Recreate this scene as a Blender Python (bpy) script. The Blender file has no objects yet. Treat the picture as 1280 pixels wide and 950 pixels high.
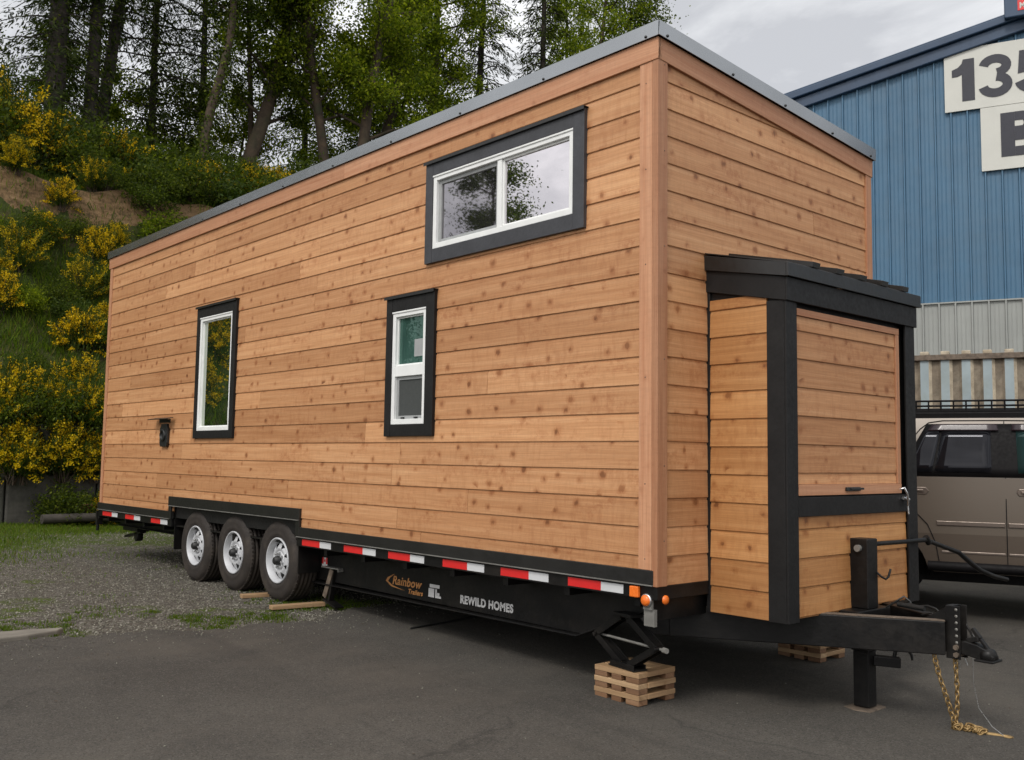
import bpy, bmesh, math, random
import numpy as np
from mathutils import Vector, Matrix
C = bpy.context.scene.collection
PI = math.pi
R_ = math.radians
rnd = random.Random(7)
GR = np.random.default_rng(11)

# ------------------------------------------------------------------ materials
def new_mat(name):
    m = bpy.data.materials.new(name); m.use_nodes = True
    nt = m.node_tree; b = nt.nodes['Principled BSDF']
    return m, nt, b
def N(nt, t, **k):
    n = nt.nodes.new(t)
    for a, v in k.items():
        if hasattr(n, a): setattr(n, a, v)
        else: n.inputs[a].default_value = v
    return n
def L(nt, a, b): nt.links.new(a, b)
def ramp(nt, fac, stops, interp='LINEAR'):
    r = nt.nodes.new('ShaderNodeValToRGB'); r.color_ramp.interpolation = interp
    el = r.color_ramp.elements
    while len(el) > 1: el.remove(el[-1])
    for i, (p, c) in enumerate(stops):
        e = el[0] if i == 0 else el.new(p)
        e.position = p; e.color = (c[0], c[1], c[2], 1) if hasattr(c, '__len__') else (c, c, c, 1)
    if fac is not None: L(nt, fac, r.inputs[0])
    return r
def mixc(nt, fac, a, b, mode='MIX'):
    m = nt.nodes.new('ShaderNodeMix'); m.data_type = 'RGBA'; m.blend_type = mode
    for i, v in ((0, fac), (6, a), (7, b)):
        if isinstance(v, (int, float)): m.inputs[i].default_value = v
        elif isinstance(v, tuple): m.inputs[i].default_value = (*v, 1)
        else: L(nt, v, m.inputs[i])
    return m.outputs[2]
def math_(nt, op, a, b=None, c=None, clamp=False):
    m = nt.nodes.new('ShaderNodeMath'); m.operation = op; m.use_clamp = clamp
    for i, v in enumerate((a, b, c)):
        if v is None: continue
        if isinstance(v, (int, float)): m.inputs[i].default_value = v
        else: L(nt, v, m.inputs[i])
    return m.outputs[0]
def noise(nt, vec, scale, detail=3, rough=.55, dist=0.0, dim='3D'):
    n = nt.nodes.new('ShaderNodeTexNoise'); n.noise_dimensions = dim
    n.inputs['Scale'].default_value = scale; n.inputs['Detail'].default_value = detail
    n.inputs['Roughness'].default_value = rough; n.inputs['Distortion'].default_value = dist
    if vec is not None: L(nt, vec, n.inputs['Vector'])
    return n.outputs['Fac']
def mapping(nt, vec, scale=(1, 1, 1), loc=(0, 0, 0), rot=(0, 0, 0)):
    m = nt.nodes.new('ShaderNodeMapping'); m.inputs['Scale'].default_value = scale
    m.inputs['Location'].default_value = loc; m.inputs['Rotation'].default_value = rot
    L(nt, vec, m.inputs['Vector']); return m.outputs[0]
def bump(nt, b, h, strength=.3, dist=.01):
    n = nt.nodes.new('ShaderNodeBump'); n.inputs['Strength'].default_value = strength
    n.inputs['Distance'].default_value = dist; L(nt, h, n.inputs['Height']); L(nt, n.outputs[0], b.inputs['Normal'])

def mat_worn(name, col, rough=.5, metal=0.0, var=.25, scale=6, dirt=None, dirt_amt=.35, spec=.5, bmp=.0, rv=1.0):
    """painted / metal / rubber surface with uneven tone, scuffs and a patchy roughness"""
    m, nt, b = new_mat(name)
    tc = nt.nodes.new('ShaderNodeTexCoord').outputs['Object']
    n1 = noise(nt, tc, scale, 5, .62); n2 = noise(nt, tc, scale * 7, 3, .6)
    lo = tuple(c * (1 - var) for c in col); hi = tuple(min(1, c * (1 + var)) for c in col)
    cc = ramp(nt, n1, [(.3, lo), (.7, hi)]).outputs[0]
    if dirt:
        f = ramp(nt, noise(nt, tc, scale * .45, 6, .7), [(.48, 0.0), (.72, 1.0)]).outputs[0]
        f = math_(nt, 'MULTIPLY', f, dirt_amt)
        cc = mixc(nt, f, cc, dirt)
    L(nt, cc, b.inputs['Base Color'])
    rr = ramp(nt, n2, [(.25, max(0, rough - .1 * rv)), (.75, min(1, rough + .12 * rv))]).outputs[0]
    L(nt, rr, b.inputs['Roughness']); b.inputs['Metallic'].default_value = metal
    b.inputs['Specular IOR Level'].default_value = spec
    if bmp: bump(nt, b, n2, bmp, .004)
    return m

def mat_cedar(name, c1, c2, c3, knots=1.0, rough=.62):
    m, nt, b = new_mat(name)
    uv = nt.nodes.new('ShaderNodeUVMap').outputs[0]
    at = nt.nodes.new('ShaderNodeAttribute'); at.attribute_name = 'tone'
    tone = at.outputs['Fac']
    # gentle wander of the grain round the knots
    wv = noise(nt, mapping(nt, uv, (1.1, 4, 1)), 1.0, 2, .5)
    sep = nt.nodes.new('ShaderNodeSeparateXYZ'); L(nt, uv, sep.inputs[0])
    v2 = math_(nt, 'ADD', sep.outputs[1], math_(nt, 'MULTIPLY', wv, .035))
    comb = nt.nodes.new('ShaderNodeCombineXYZ'); L(nt, sep.outputs[0], comb.inputs[0]); L(nt, v2, comb.inputs[1])
    g1 = noise(nt, mapping(nt, comb.outputs[0], (.7, 26, 1)), 1.0, 6, .6)
    g2 = noise(nt, mapping(nt, comb.outputs[0], (3.0, 150, 1)), 1.0, 3, .6)
    col = ramp(nt, g1, [(.25, c1), (.5, c2), (.78, c3)]).outputs[0]
    col = mixc(nt, math_(nt, 'MULTIPLY', ramp(nt, g2, [(.42, 1.0), (.6, 0.0)]).outputs[0], .22), col, tuple(c * .55 for c in c1))
    # rough-sawn mottling across the board (vertical smudges)
    m1 = noise(nt, mapping(nt, uv, (17, 4, 1)), 1.0, 4, .65)
    m2 = noise(nt, mapping(nt, uv, (1.3, 2.2, 1), (3.1, 7.7, 0)), 1.0, 2, .5)
    mm = math_(nt, 'MULTIPLY', ramp(nt, m1, [(.50, 0.0), (.60, 1.0)]).outputs[0], ramp(nt, m2, [(.42, 0.0), (.62, 1.0)]).outputs[0])
    col = mixc(nt, math_(nt, 'MULTIPLY', mm, .30 * knots), col, (c2[0] * .62, c2[1] * .48, c2[2] * .40))
    fine = noise(nt, mapping(nt, uv, (46, 12, 1)), 1.0, 3, .6)
    col = mixc(nt, math_(nt, 'MULTIPLY', ramp(nt, fine, [(.45, 0.0), (.72, 1.0)]).outputs[0], .16), col, tuple(c * .45 for c in c2))
    # reddish feathered blotches
    b1 = noise(nt, mapping(nt, uv, (13, 16, 1), (5, 2, 0)), 1.0, 6, .75); b2 = noise(nt, mapping(nt, uv, (1.6, 4.5, 1), (9, 4, 0)), 1.0, 3, .6)
    bl = math_(nt, 'MULTIPLY', ramp(nt, b1, [(.47, 0.0), (.60, 1.0)]).outputs[0], ramp(nt, b2, [(.50, 0.0), (.62, 1.0)]).outputs[0])
    col = mixc(nt, math_(nt, 'MULTIPLY', bl, .50 * knots), col, (c1[0] * .74, c1[1] * .56, c1[2] * .48))
    # knots
    vd = mapping(nt, uv, (5.6, 6.4, 1))
    vo = nt.nodes.new('ShaderNodeTexVoronoi'); vo.voronoi_dimensions = '2D'; vo.inputs['Scale'].default_value = 1; L(nt, vd, vo.inputs['Vector'])
    dn = math_(nt, 'ADD', vo.outputs['Distance'], math_(nt, 'MULTIPLY', math_(nt, 'SUBTRACT', noise(nt, mapping(nt, uv, (38, 16, 1)), 1.0, 4, .7), .5), .34))
    sc = nt.nodes.new('ShaderNodeSeparateColor'); L(nt, vo.outputs['Color'], sc.inputs[0])
    dn = math_(nt, 'ADD', dn, math_(nt, 'MULTIPLY', sc.outputs[2], .11)); dn = math_(nt, 'SUBTRACT', dn, .04)
    has = math_(nt, 'GREATER_THAN', math_(nt, 'ADD', sc.outputs[0], math_(nt, 'MULTIPLY', math_(nt, 'SUBTRACT', noise(nt, mapping(nt, uv, (.9, 3.0, 1), (7, 3, 0)), 1.0, 2), .5), 1.6)), .50)
    halo = math_(nt, 'MULTIPLY', ramp(nt, dn, [(.05, 1.0), (.25, 0.0)]).outputs[0], has)
    core = math_(nt, 'MULTIPLY', ramp(nt, dn, [(.04, 1.0), (.125, 0.0)]).outputs[0], has)
    col = mixc(nt, math_(nt, 'MULTIPLY', halo, .72 * knots), col, (c1[0] * .72, c1[1] * .55, c1[2] * .42))
    col = mixc(nt, math_(nt, 'MULTIPLY', math_(nt, 'MULTIPLY', core, math_(nt, 'ADD', math_(nt, 'MULTIPLY', sc.outputs[1], .6), .5)), .85 * knots, clamp=True) if False else math_(nt, 'MULTIPLY', math_(nt, 'MULTIPLY', core, math_(nt, 'ADD', math_(nt, 'MULTIPLY', sc.outputs[1], .75), .25)), .74 * knots), col, (.115, .042, .015))
    # board to board tone
    tn = ramp(nt, tone, [(0, (.82, .78, .74)), (.3, (.94, .91, .88)), (.6, (1.0, 1.0, 1.0)), (1, (1.17, 1.19, 1.20))]).outputs[0]
    col = mixc(nt, 1.0, col, tn, 'MULTIPLY')
    L(nt, col, b.inputs['Base Color'])
    b.inputs['Roughness'].default_value = rough - .1; b.inputs['Specular IOR Level'].default_value = .35
    bump(nt, b, g2, .25, .003)
    return m

def mat_leaf(name, cols, trans=.35, rough=.55):
    m, nt, b = new_mat(name)
    g = nt.nodes.new('ShaderNodeNewGeometry')
    col = ramp(nt, g.outputs['Random Per Island'], [(i / max(1, len(cols) - 1), c) for i, c in enumerate(cols)]).outputs[0]
    oi = nt.nodes.new('ShaderNodeObjectInfo')
    sh = ramp(nt, oi.outputs['Random'], [(0, (.82, .86, .8)), (1, (1.15, 1.1, 1.0))]).outputs[0]
    col = mixc(nt, 1.0, col, sh, 'MULTIPLY')
    L(nt, col, b.inputs['Base Color']); b.inputs['Roughness'].default_value = rough
    b.inputs['Specular IOR Level'].default_value = .15
    tr = nt.nodes.new('ShaderNodeBsdfTranslucent'); L(nt, mixc(nt, 1.0, col, (1.5, 1.6, .8), 'MULTIPLY'), tr.inputs[0])
    mx = nt.nodes.new('ShaderNodeMixShader'); mx.inputs[0].default_value = trans
    L(nt, b.outputs[0], mx.inputs[1]); L(nt, tr.outputs[0], mx.inputs[2])
    L(nt, mx.outputs[0], nt.nodes['Material Output'].inputs[0])
    return m

def mat_glass(name, base, refl, tint=(1, 1, 1), rough=.01, streak=0.0):
    m, nt, b = new_mat(name)
    tc = nt.nodes.new('ShaderNodeTexCoord').outputs['Object']
    d = nt.nodes.new('ShaderNodeBsdfDiffuse')
    nn = noise(nt, mapping(nt, tc, (6, 6, 1.5)), 1.0, 3)
    L(nt, ramp(nt, nn, [(.3, tuple(c * .6 for c in base)), (.7, tuple(c * 1.3 for c in base))]).outputs[0], d.inputs[0])
    g = nt.nodes.new('ShaderNodeBsdfGlossy'); g.inputs[0].default_value = (*tint, 1); g.inputs[1].default_value = rough
    wv = noise(nt, tc, 1.3, 1)
    bp = nt.nodes.new('ShaderNodeBump'); bp.inputs['Strength'].default_value = .04; bp.inputs['Distance'].default_value = .05
    L(nt, wv, bp.inputs['Height']); L(nt, bp.outputs[0], g.inputs['Normal'])
    mx = nt.nodes.new('ShaderNodeMixShader')
    lw = nt.nodes.new('ShaderNodeFresnel'); lw.inputs[0].default_value = 1.5
    f = math_(nt, 'ADD', lw.outputs[0], refl, clamp=True)
    if streak:
        s = noise(nt, mapping(nt, tc, (30, 30, 1.2)), 1.0, 3)
        f = math_(nt, 'MULTIPLY', f, math_(nt, 'ADD', math_(nt, 'MULTIPLY', s, streak), 1 - streak * .5), clamp=True)
    L(nt, f, mx.inputs[0]); L(nt, d.outputs[0], mx.inputs[1]); L(nt, g.outputs[0], mx.inputs[2])
    L(nt, mx.outputs[0], nt.nodes['Material Output'].inputs[0])
    return m

M = {}
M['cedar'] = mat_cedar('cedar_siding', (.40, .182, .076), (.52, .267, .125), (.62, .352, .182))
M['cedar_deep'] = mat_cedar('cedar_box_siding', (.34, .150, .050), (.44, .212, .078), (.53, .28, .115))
M['trim_wood'] = mat_cedar('fir_trim', (.39, .165, .082), (.475, .238, .130), (.55, .30, .178), knots=.25)
M['raw'] = mat_cedar('raw_lumber', (.25, .155, .08), (.38, .25, .14), (.48, .34, .20), knots=.3)
M['pallet_dark'] = mat_cedar('weathered_pallet_wood', (.13, .07, .04), (.20, .11, .06), (.26, .16, .09), knots=.4)
M['black_trim'] = mat_worn('charcoal_painted_wood', (.0085, .0080, .0080), .55, spec=.3, var=.4, scale=5, bmp=.25)
M['grey_trim'] = mat_worn('dark_grey_painted_wood', (.036, .037, .043), .5, var=.22, scale=8, bmp=.25)
M['flash'] = mat_worn('black_metal_flashing', (.010, .0095, .009), .38, var=.3, scale=4, dirt=(.06, .055, .05), dirt_amt=.08)
M['frame'] = mat_worn('black_trailer_paint', (.0055, .0052, .0052), .42, var=.35, scale=5, dirt=(.06, .05, .04), dirt_amt=.22, spec=.25, bmp=.25)
M['frame_edge'] = mat_worn('worn_grey_steel_lip', (.20, .195, .18), .5, .3)
M['roofmetal'] = mat_worn('grey_roof_metal', (.30, .315, .33), .22, .85, var=.10, scale=1.2, rv=.12)
M['vinyl'] = mat_worn('white_vinyl', (.74, .75, .74), .42, var=.05, scale=9)
M['vinyl_grey'] = mat_worn('grey_sash_seal', (.30, .31, .31), .5, var=.12)
M['glass'] = mat_glass('window_glass', (.02, .022, .024), .62, (1, .95, .98))
M['glass_scr'] = mat_glass('screened_window_glass', (.018, .018, .018), .28, (.95, .9, .95), .02, .25)
M['glass_side'] = mat_glass('clear_window_glass', (.012, .022, .014), .50, (.96, 1, .9))
M['glass_green'] = mat_glass('green_window_glass', (.04, .090, .075), .0, (.7, 1, .85))
M['screen'] = mat_worn('insect_screen', (.045, .050, .048), .8, var=.12, scale=30)
M['rubber'] = mat_worn('tyre_rubber', (.028, .023, .020), .72, var=.22, scale=9, dirt=(.10, .080, .06), dirt_amt=.35, spec=.3, bmp=.2)
M['rim'] = mat_worn('white_steel_rim', (.47, .48, .50), .38, .1, var=.08, scale=9, dirt=(.25, .2, .15), dirt_amt=.25)
M['chrome'] = mat_worn('bright_steel', (.55, .55, .55), .28, .9, var=.15)
M['hubblack'] = mat_worn('black_hub', (.012, .012, .012), .5)
M['red'] = mat_worn('red_reflective_tape', (.60, .02, .02), .35, var=.06)
M['white_tape'] = mat_worn('white_reflective_tape', (.56, .57, .58), .35, var=.05)
M['amber'] = mat_worn('amber_lens', (.75, .16, .02), .25, var=.1)
M['white_letter'] = mat_worn('white_vinyl_lettering', (.46, .46, .46), .5, var=.08)
M['orange_letter'] = mat_worn('orange_vinyl_lettering', (.36, .16, .05), .5, var=.15)
M['gold'] = mat_worn('yellow_zinc_chain', (.30, .20, .085), .45, .6, var=.3, scale=40)
M['rusty'] = mat_worn('rusty_steel', (.13, .10, .075), .75, .2, var=.45, scale=20)
M['dkgreen'] = mat_worn('black_plastic', (.012, .013, .013), .4)
M['blue_metal'] = mat_worn('blue_wall_cladding', (.046, .122, .205), .5, .0, var=.12, scale=.8, dirt=(.10, .14, .17), dirt_amt=.3)
M['blue_trim'] = mat_worn('dark_blue_gutter', (.018, .042, .085), .4, .1, var=.15, scale=1.5)
M['grey_clad'] = mat_worn('light_grey_cladding', (.27, .28, .265), .55, 0, var=.1, scale=.8)
M['bsign'] = mat_worn('sign_white_panel', (.50, .50, .46), .55, 0, var=.04, scale=2)
M['bnum'] = mat_worn('dark_sign_numerals', (.012, .013, .024), .5, 0, var=.1)
M['suv'] = mat_worn('champagne_paint', (.120, .097, .076), .30, .15, var=.012, scale=.6, rv=.1)
M['suv_low'] = mat_worn('taupe_lower_paint', (.085, .065, .049), .36, .15, var=.02, scale=.8, rv=.2)
M['suv_trim'] = mat_worn('taupe_moulding', (.15, .12, .10), .35, .5, var=.06)
M['suv_glass'] = mat_glass('tinted_car_glass', (.008, .008, .010), -.02, (.9, .92, 1))
M['suv_glass2'] = mat_glass('car_front_glass', (.012, .03, .03), .0, (.8, 1, .97))
M['suv_black'] = mat_worn('car_black_trim', (.005, .0045, .005), .6, var=.2, spec=.15)
M['plum'] = mat_worn('wind_deflector', (.022, .012, .016), .18, var=.1)
M['bark'] = mat_worn('conifer_bark', (.028, .021, .016), .9, var=.5, scale=5, dirt=(.022, .035, .010), dirt_amt=.6, bmp=.8)
M['bark2'] = mat_worn('alder_bark', (.050, .033, .019), .85, var=.5, scale=4, dirt=(.03, .045, .014), dirt_amt=.5, bmp=.6)
M['twig'] = mat_worn('brown_twigs', (.06, .042, .028), .9, var=.3)
M['leaf_broad'] = mat_leaf('broad_leaves', [(.030, .055, .005), (.135, .180, .010), (.050, .085, .006), (.27, .30, .022), (.095, .135, .009)], .55)
M['leaf_dark'] = mat_leaf('dark_broad_leaves', [(.020, .034, .005), (.060, .088, .009), (.028, .046, .006), (.15, .18, .016)], .45)
M['needle'] = mat_leaf('fir_needles', [(.012, .020, .005), (.024, .036, .007), (.050, .065, .010), (.014, .022, .006)], .25, .8)
M['broom_green'] = mat_leaf('broom_stems', [(.016, .034, .006), (.045, .072, .010), (.026, .050, .007), (.08, .105, .014)], .3)
M['broom_flower'] = mat_leaf('broom_flowers', [(.42, .25, .004), (.60, .42, .006), (.50, .31, .005), (.72, .55, .02)], .3)
M['grass'] = mat_leaf('bank_grass_blades', [(.028, .058, .006), (.075, .13, .008), (.12, .18, .012), (.045, .085, .008), (.13, .12, .03)], .45)
M['rock'] = mat_leaf('gravel_stones', [(.085, .077, .066), (.19, .175, .155), (.12, .108, .094), (.32, .30, .27), (.14, .12, .10)], 0.0, .9)
M['concrete'] = mat_worn('mossy_concrete', (.062, .058, .050), .92, var=.5, scale=3.2, dirt=(.022, .026, .015), dirt_amt=.7, bmp=.6)
M['slab'] = mat_worn('pale_concrete', (.17, .155, .13), .9, var=.25, scale=4, dirt=(.12, .11, .09), dirt_amt=.5, bmp=.4)
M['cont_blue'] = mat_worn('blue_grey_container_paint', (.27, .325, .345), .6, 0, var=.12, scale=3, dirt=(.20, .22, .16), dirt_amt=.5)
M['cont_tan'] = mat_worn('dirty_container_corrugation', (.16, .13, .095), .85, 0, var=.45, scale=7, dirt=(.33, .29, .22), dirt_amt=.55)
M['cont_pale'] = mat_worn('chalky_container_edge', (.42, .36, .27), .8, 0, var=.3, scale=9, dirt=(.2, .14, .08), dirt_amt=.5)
M['flag_white'] = mat_worn('sticker_white', (.6, .6, .6), .5, var=.08)
M['log'] = mat_worn('weathered_log', (.055, .047, .038), .9, var=.4, scale=5)
M['redwood'] = mat_worn('red_brown_plank', (.10, .032, .018), .8, var=.4, scale=6)

# ------------------------------------------------------------------ mesh builder
class MB:
    def __init__(s): s.v = []; s.f = []; s.uv = []; s.t = []; s.mi = []; s.sm = []
    def add(s, vs, fs, uvs=None, tone=.5, mi=0, smooth=False):
        o = len(s.v); s.v += [tuple(x) for x in vs]
        s.uv += uvs if uvs else [(0, 0)] * len(vs); s.t += [tone] * len(vs)
        s.f += [tuple(o + i for i in f) for f in fs]; s.mi += [mi] * len(fs); s.sm += [smooth] * len(fs)
    def obox(s, o, U, V, W, lu, lv, lw, tone=None, mi=0, off=None):
        """oriented box; uv runs along U (metres) with a random offset, so each board has its own grain"""
        o, U, V, W = Vector(o), Vector(U), Vector(V), Vector(W)
        if tone is None: tone = rnd.random()
        if off is None: off = (rnd.uniform(0, 90), rnd.uniform(0, 90))
        vs = []; uvs = []
        for a in (0, lu):
            for b in (0, lv):
                for c in (0, lw):
                    vs.append(o + U * a + V * b + W * c); uvs.append((a + off[0], b + c + off[1]))
        fs = [(0, 1, 3, 2), (4, 6, 7, 5), (0, 4, 5, 1), (2, 3, 7, 6), (0, 2, 6, 4), (1, 5, 7, 3)]
        if U.cross(V).dot(W) < 0: fs = [f[::-1] for f in fs]
        s.add(vs, fs, uvs, tone, mi)
    def box(s, a, b, mi=0, along=None, tone=None):
        a = [min(x, y) for x, y in zip(a, b)], [max(x, y) for x, y in zip(a, b)]
        lo, hi = a; d = [hi[i] - lo[i] for i in range(3)]
        if along is None: along = d.index(max(d))
        E = [(1, 0, 0), (0, 1, 0), (0, 0, 1)]; ax = [along] + [i for i in range(3) if i != along]
        s.obox(lo, E[ax[0]], E[ax[1]], E[ax[2]], d[ax[0]], d[ax[1]], d[ax[2]], tone, mi)
    def bar(s, p0, p1, w, h, up=(0, 0, 1), mi=0, tone=None):
        p0, p1 = Vector(p0), Vector(p1); U = (p1 - p0); l = U.length; U.normalize()
        W = Vector(up); W = (W - U * W.dot(U)).normalized(); V = W.cross(U)
        s.obox(p0 - V * w / 2 - W * h / 2, U, V, W, l, w, h, tone, mi)
    def tube(s, pts, r, n=8, mi=0, cap=True, smooth=True):
        pts = [Vector(p) for p in pts]; rs = r if hasattr(r, '__len__') else [r] * len(pts)
        vs = []; fs = []; prev = None
        for i, p in enumerate(pts):
            d = (pts[min(i + 1, len(pts) - 1)] - pts[max(i - 1, 0)]).normalized()
            if prev is None:
                u = Vector((0, 0, 1)) if abs(d.z) < .9 else Vector((1, 0, 0)); a = (u - d * u.dot(d)).normalized()
            else: a = (prev - d * prev.dot(d)).normalized()
            prev = a; b = d.cross(a)
            for k in range(n):
                t = 2 * PI * k / n; vs.append(p + (a * math.cos(t) + b * math.sin(t)) * rs[i])
        for i in range(len(pts) - 1):
            for k in range(n):
                k2 = (k + 1) % n; fs.append((i * n + k, i * n + k2, (i + 1) * n + k2, (i + 1) * n + k))
        s.add(vs, fs, None, rnd.random(), mi, smooth)
        if cap:
            s.add(vs[:n], [tuple(range(n))[::-1]], None, .5, mi); s.add(vs[-n:], [tuple(range(n))], None, .5, mi)
    def lathe(s, c, axis, prof, n=48, mi=0, smooth=True):
        """prof: (radius, distance along axis)"""
        c = Vector(c); A = Vector(axis).normalized(); u = Vector((0, 0, 1)) if abs(A.z) < .9 else Vector((1, 0, 0))
        a = (u - A * u.dot(A)).normalized(); b = A.cross(a); vs = []; fs = []
        for (r, d) in prof:
            for k in range(n):
                t = 2 * PI * k / n; vs.append(c + A * d + (a * math.cos(t) + b * math.sin(t)) * r)
        for i in range(len(prof) - 1):
            for k in range(n):
                k2 = (k + 1) % n; fs.append((i * n + k, i * n + k2, (i + 1) * n + k2, (i + 1) * n + k))
        s.add(vs, fs, None, .5, mi, smooth)
    def prism(s, poly, o, U, V, W, t, mi=0, tone=.5):
        """poly in (U,V) extruded along W by t"""
        o, U, V, W = Vector(o), Vector(U), Vector(V), Vector(W); n = len(poly)
        vs = [o + U * a + V * b for a, b in poly] + [o + U * a + V * b + W * t for a, b in poly]
        uvs = [(a, b) for a, b in poly] * 2
        area = sum(poly[i][0] * poly[(i + 1) % n][1] - poly[(i + 1) % n][0] * poly[i][1] for i in range(n))
        flip = (area < 0) != (U.cross(V).dot(W) < 0)
        fs = [tuple(range(n))[::-1], tuple(range(n, 2 * n))] + [(i, (i + 1) % n, n + (i + 1) % n, n + i) for i in range(n)]
        if flip: fs = [f[::-1] for f in fs]
        s.add(vs, fs, uvs, tone, mi)
    def build(s, name, mats, parent=None, bevel=0, loc=None, clip=None):
        me = bpy.data.meshes.new(name); me.from_pydata(s.v, [], s.f)
        if not isinstance(mats, (list, tuple)): mats = [mats]
        for m in mats: me.materials.append(m)
        me.polygons.foreach_set('material_index', s.mi); me.polygons.foreach_set('use_smooth', s.sm)
        li = np.zeros(len(me.loops), dtype=np.int32); me.loops.foreach_get('vertex_index', li)
        uvl = me.uv_layers.new(name='UVMap'); uva = np.array(s.uv, dtype=np.float32)[li]; uvl.data.foreach_set('uv', uva.ravel())
        at = me.attributes.new('tone', 'FLOAT', 'POINT'); at.data.foreach_set('value', np.array(s.t, dtype=np.float32))
        me.update()
        if clip:
            bm = bmesh.new(); bm.from_mesh(me)
            for co, no in clip:
                bmesh.ops.bisect_plane(bm, geom=bm.verts[:] + bm.edges[:] + bm.faces[:], plane_co=co, plane_no=no, clear_outer=True)
            bm.to_mesh(me); bm.free()
        o = bpy.data.objects.new(name, me); C.objects.link(o)
        if parent: o.parent = parent
        if loc: o.location = loc
        if bevel:
            md = o.modifiers.new('edge', 'BEVEL'); md.width = bevel; md.segments = 2; md.limit_method = 'ANGLE'; md.angle_limit = R_(50)
        return o

def tag(o, label=None, cat=None, group=None, kind=None):
    if label: o['label'] = label
    if cat: o['category'] = cat
    if group: o['group'] = group
    if kind: o['kind'] = kind
    return o
def empty(name, loc=(0, 0, 0), rz=0, parent=None):
    e = bpy.data.objects.new(name, None); C.objects.link(e); e.location = loc; e.rotation_euler = (0, 0, rz); e.empty_display_size = .2
    if parent: e.parent = parent
    return e
def copy_tree(o, parent=None):
    c = o.copy(); C.objects.link(c)
    c.parent = parent
    for ch in list(o.children): copy_tree(ch, c)
    return c
def text(name, body, size, mat, parent, o, U, V, W, bold=0.0, shear=0.0, xs=1.0, ext=.001):
    cu = bpy.data.curves.new(name, 'FONT'); cu.body = body; cu.size = size; cu.offset = bold; cu.shear = shear; cu.extrude = ext
    cu.space_character = 1.0 + bold * 2 / max(size, .01)
    t = bpy.data.objects.new(name, cu); C.objects.link(t)
    me = bpy.data.meshes.new_from_object(t.evaluated_get(bpy.context.evaluated_depsgraph_get()))
    bpy.data.objects.remove(t); me.name = name
    m = Matrix((Vector(U) * xs, Vector(V), Vector(W))).transposed().to_4x4(); m.translation = Vector(o)
    me.transform(m); me.materials.clear(); me.materials.append(mat)
    ob = bpy.data.objects.new(name, me); C.objects.link(ob)
    if parent: ob.parent = parent
    return ob

X, Y, Z = (1, 0, 0), (0, 1, 0), (0, 0, 1)
NX, NY, NZ = (-1, 0, 0), (0, -1, 0), (0, 0, -1)

# ------------------------------------------------------------------ terrain
def sst(a, b, t):
    t = min(1, max(0, (t - a) / (b - a))); return t * t * (3 - 2 * t)
def H(x, y):
    h = 0.0
    if y < 4.5: h = -.031 * (4.5 - max(y, -25))
    h += .10 * math.exp(-((x - .9) / 1.6) ** 2 - ((y - 11.3) / 1.6) ** 2) + .12 * sst(11, 15, y) * sst(3, -1, x)
    if y > 15.93:
        k = 1 - .75 * sst(-6, -16, x)
        crest = 8.7 + .12 * math.sin(x * .7)
        if y <= 16.3: return 1.85 * k
        if y < 21.0: b = 1.85 + (6.5 - 1.85) * ((y - 16.3) / 4.7) ** .95
        elif y < 21.9: b = 6.5 + (8.3 - 6.5) * sst(21.0, 21.9, y)
        else: b = 8.3 + (crest + .35 - 8.3) * sst(21.9, 24, y) + .03 * max(0, y - 24)
        if y > 16.6:
            b += .16 * math.sin(x * 1.9 + y * .8) * math.sin(y * 1.3 - x * .6) + .06 * math.sin(x * 5.1 + y * 3.3) * math.sin(y * 4.3)
        h = b * k
    return h

def grid_mesh(name, xs, ys, zf, mat):
    vs = [(x, y, zf(x, y)) for y in ys for x in xs]; n = len(xs)
    fs = [(j * n + i, j * n + i + 1, (j + 1) * n + i + 1, (j + 1) * n + i) for j in range(len(ys) - 1) for i in range(n - 1)]
    mb = MB(); mb.add(vs, fs, None, .5, 0, True); return mb.build(name, mat)

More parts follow.
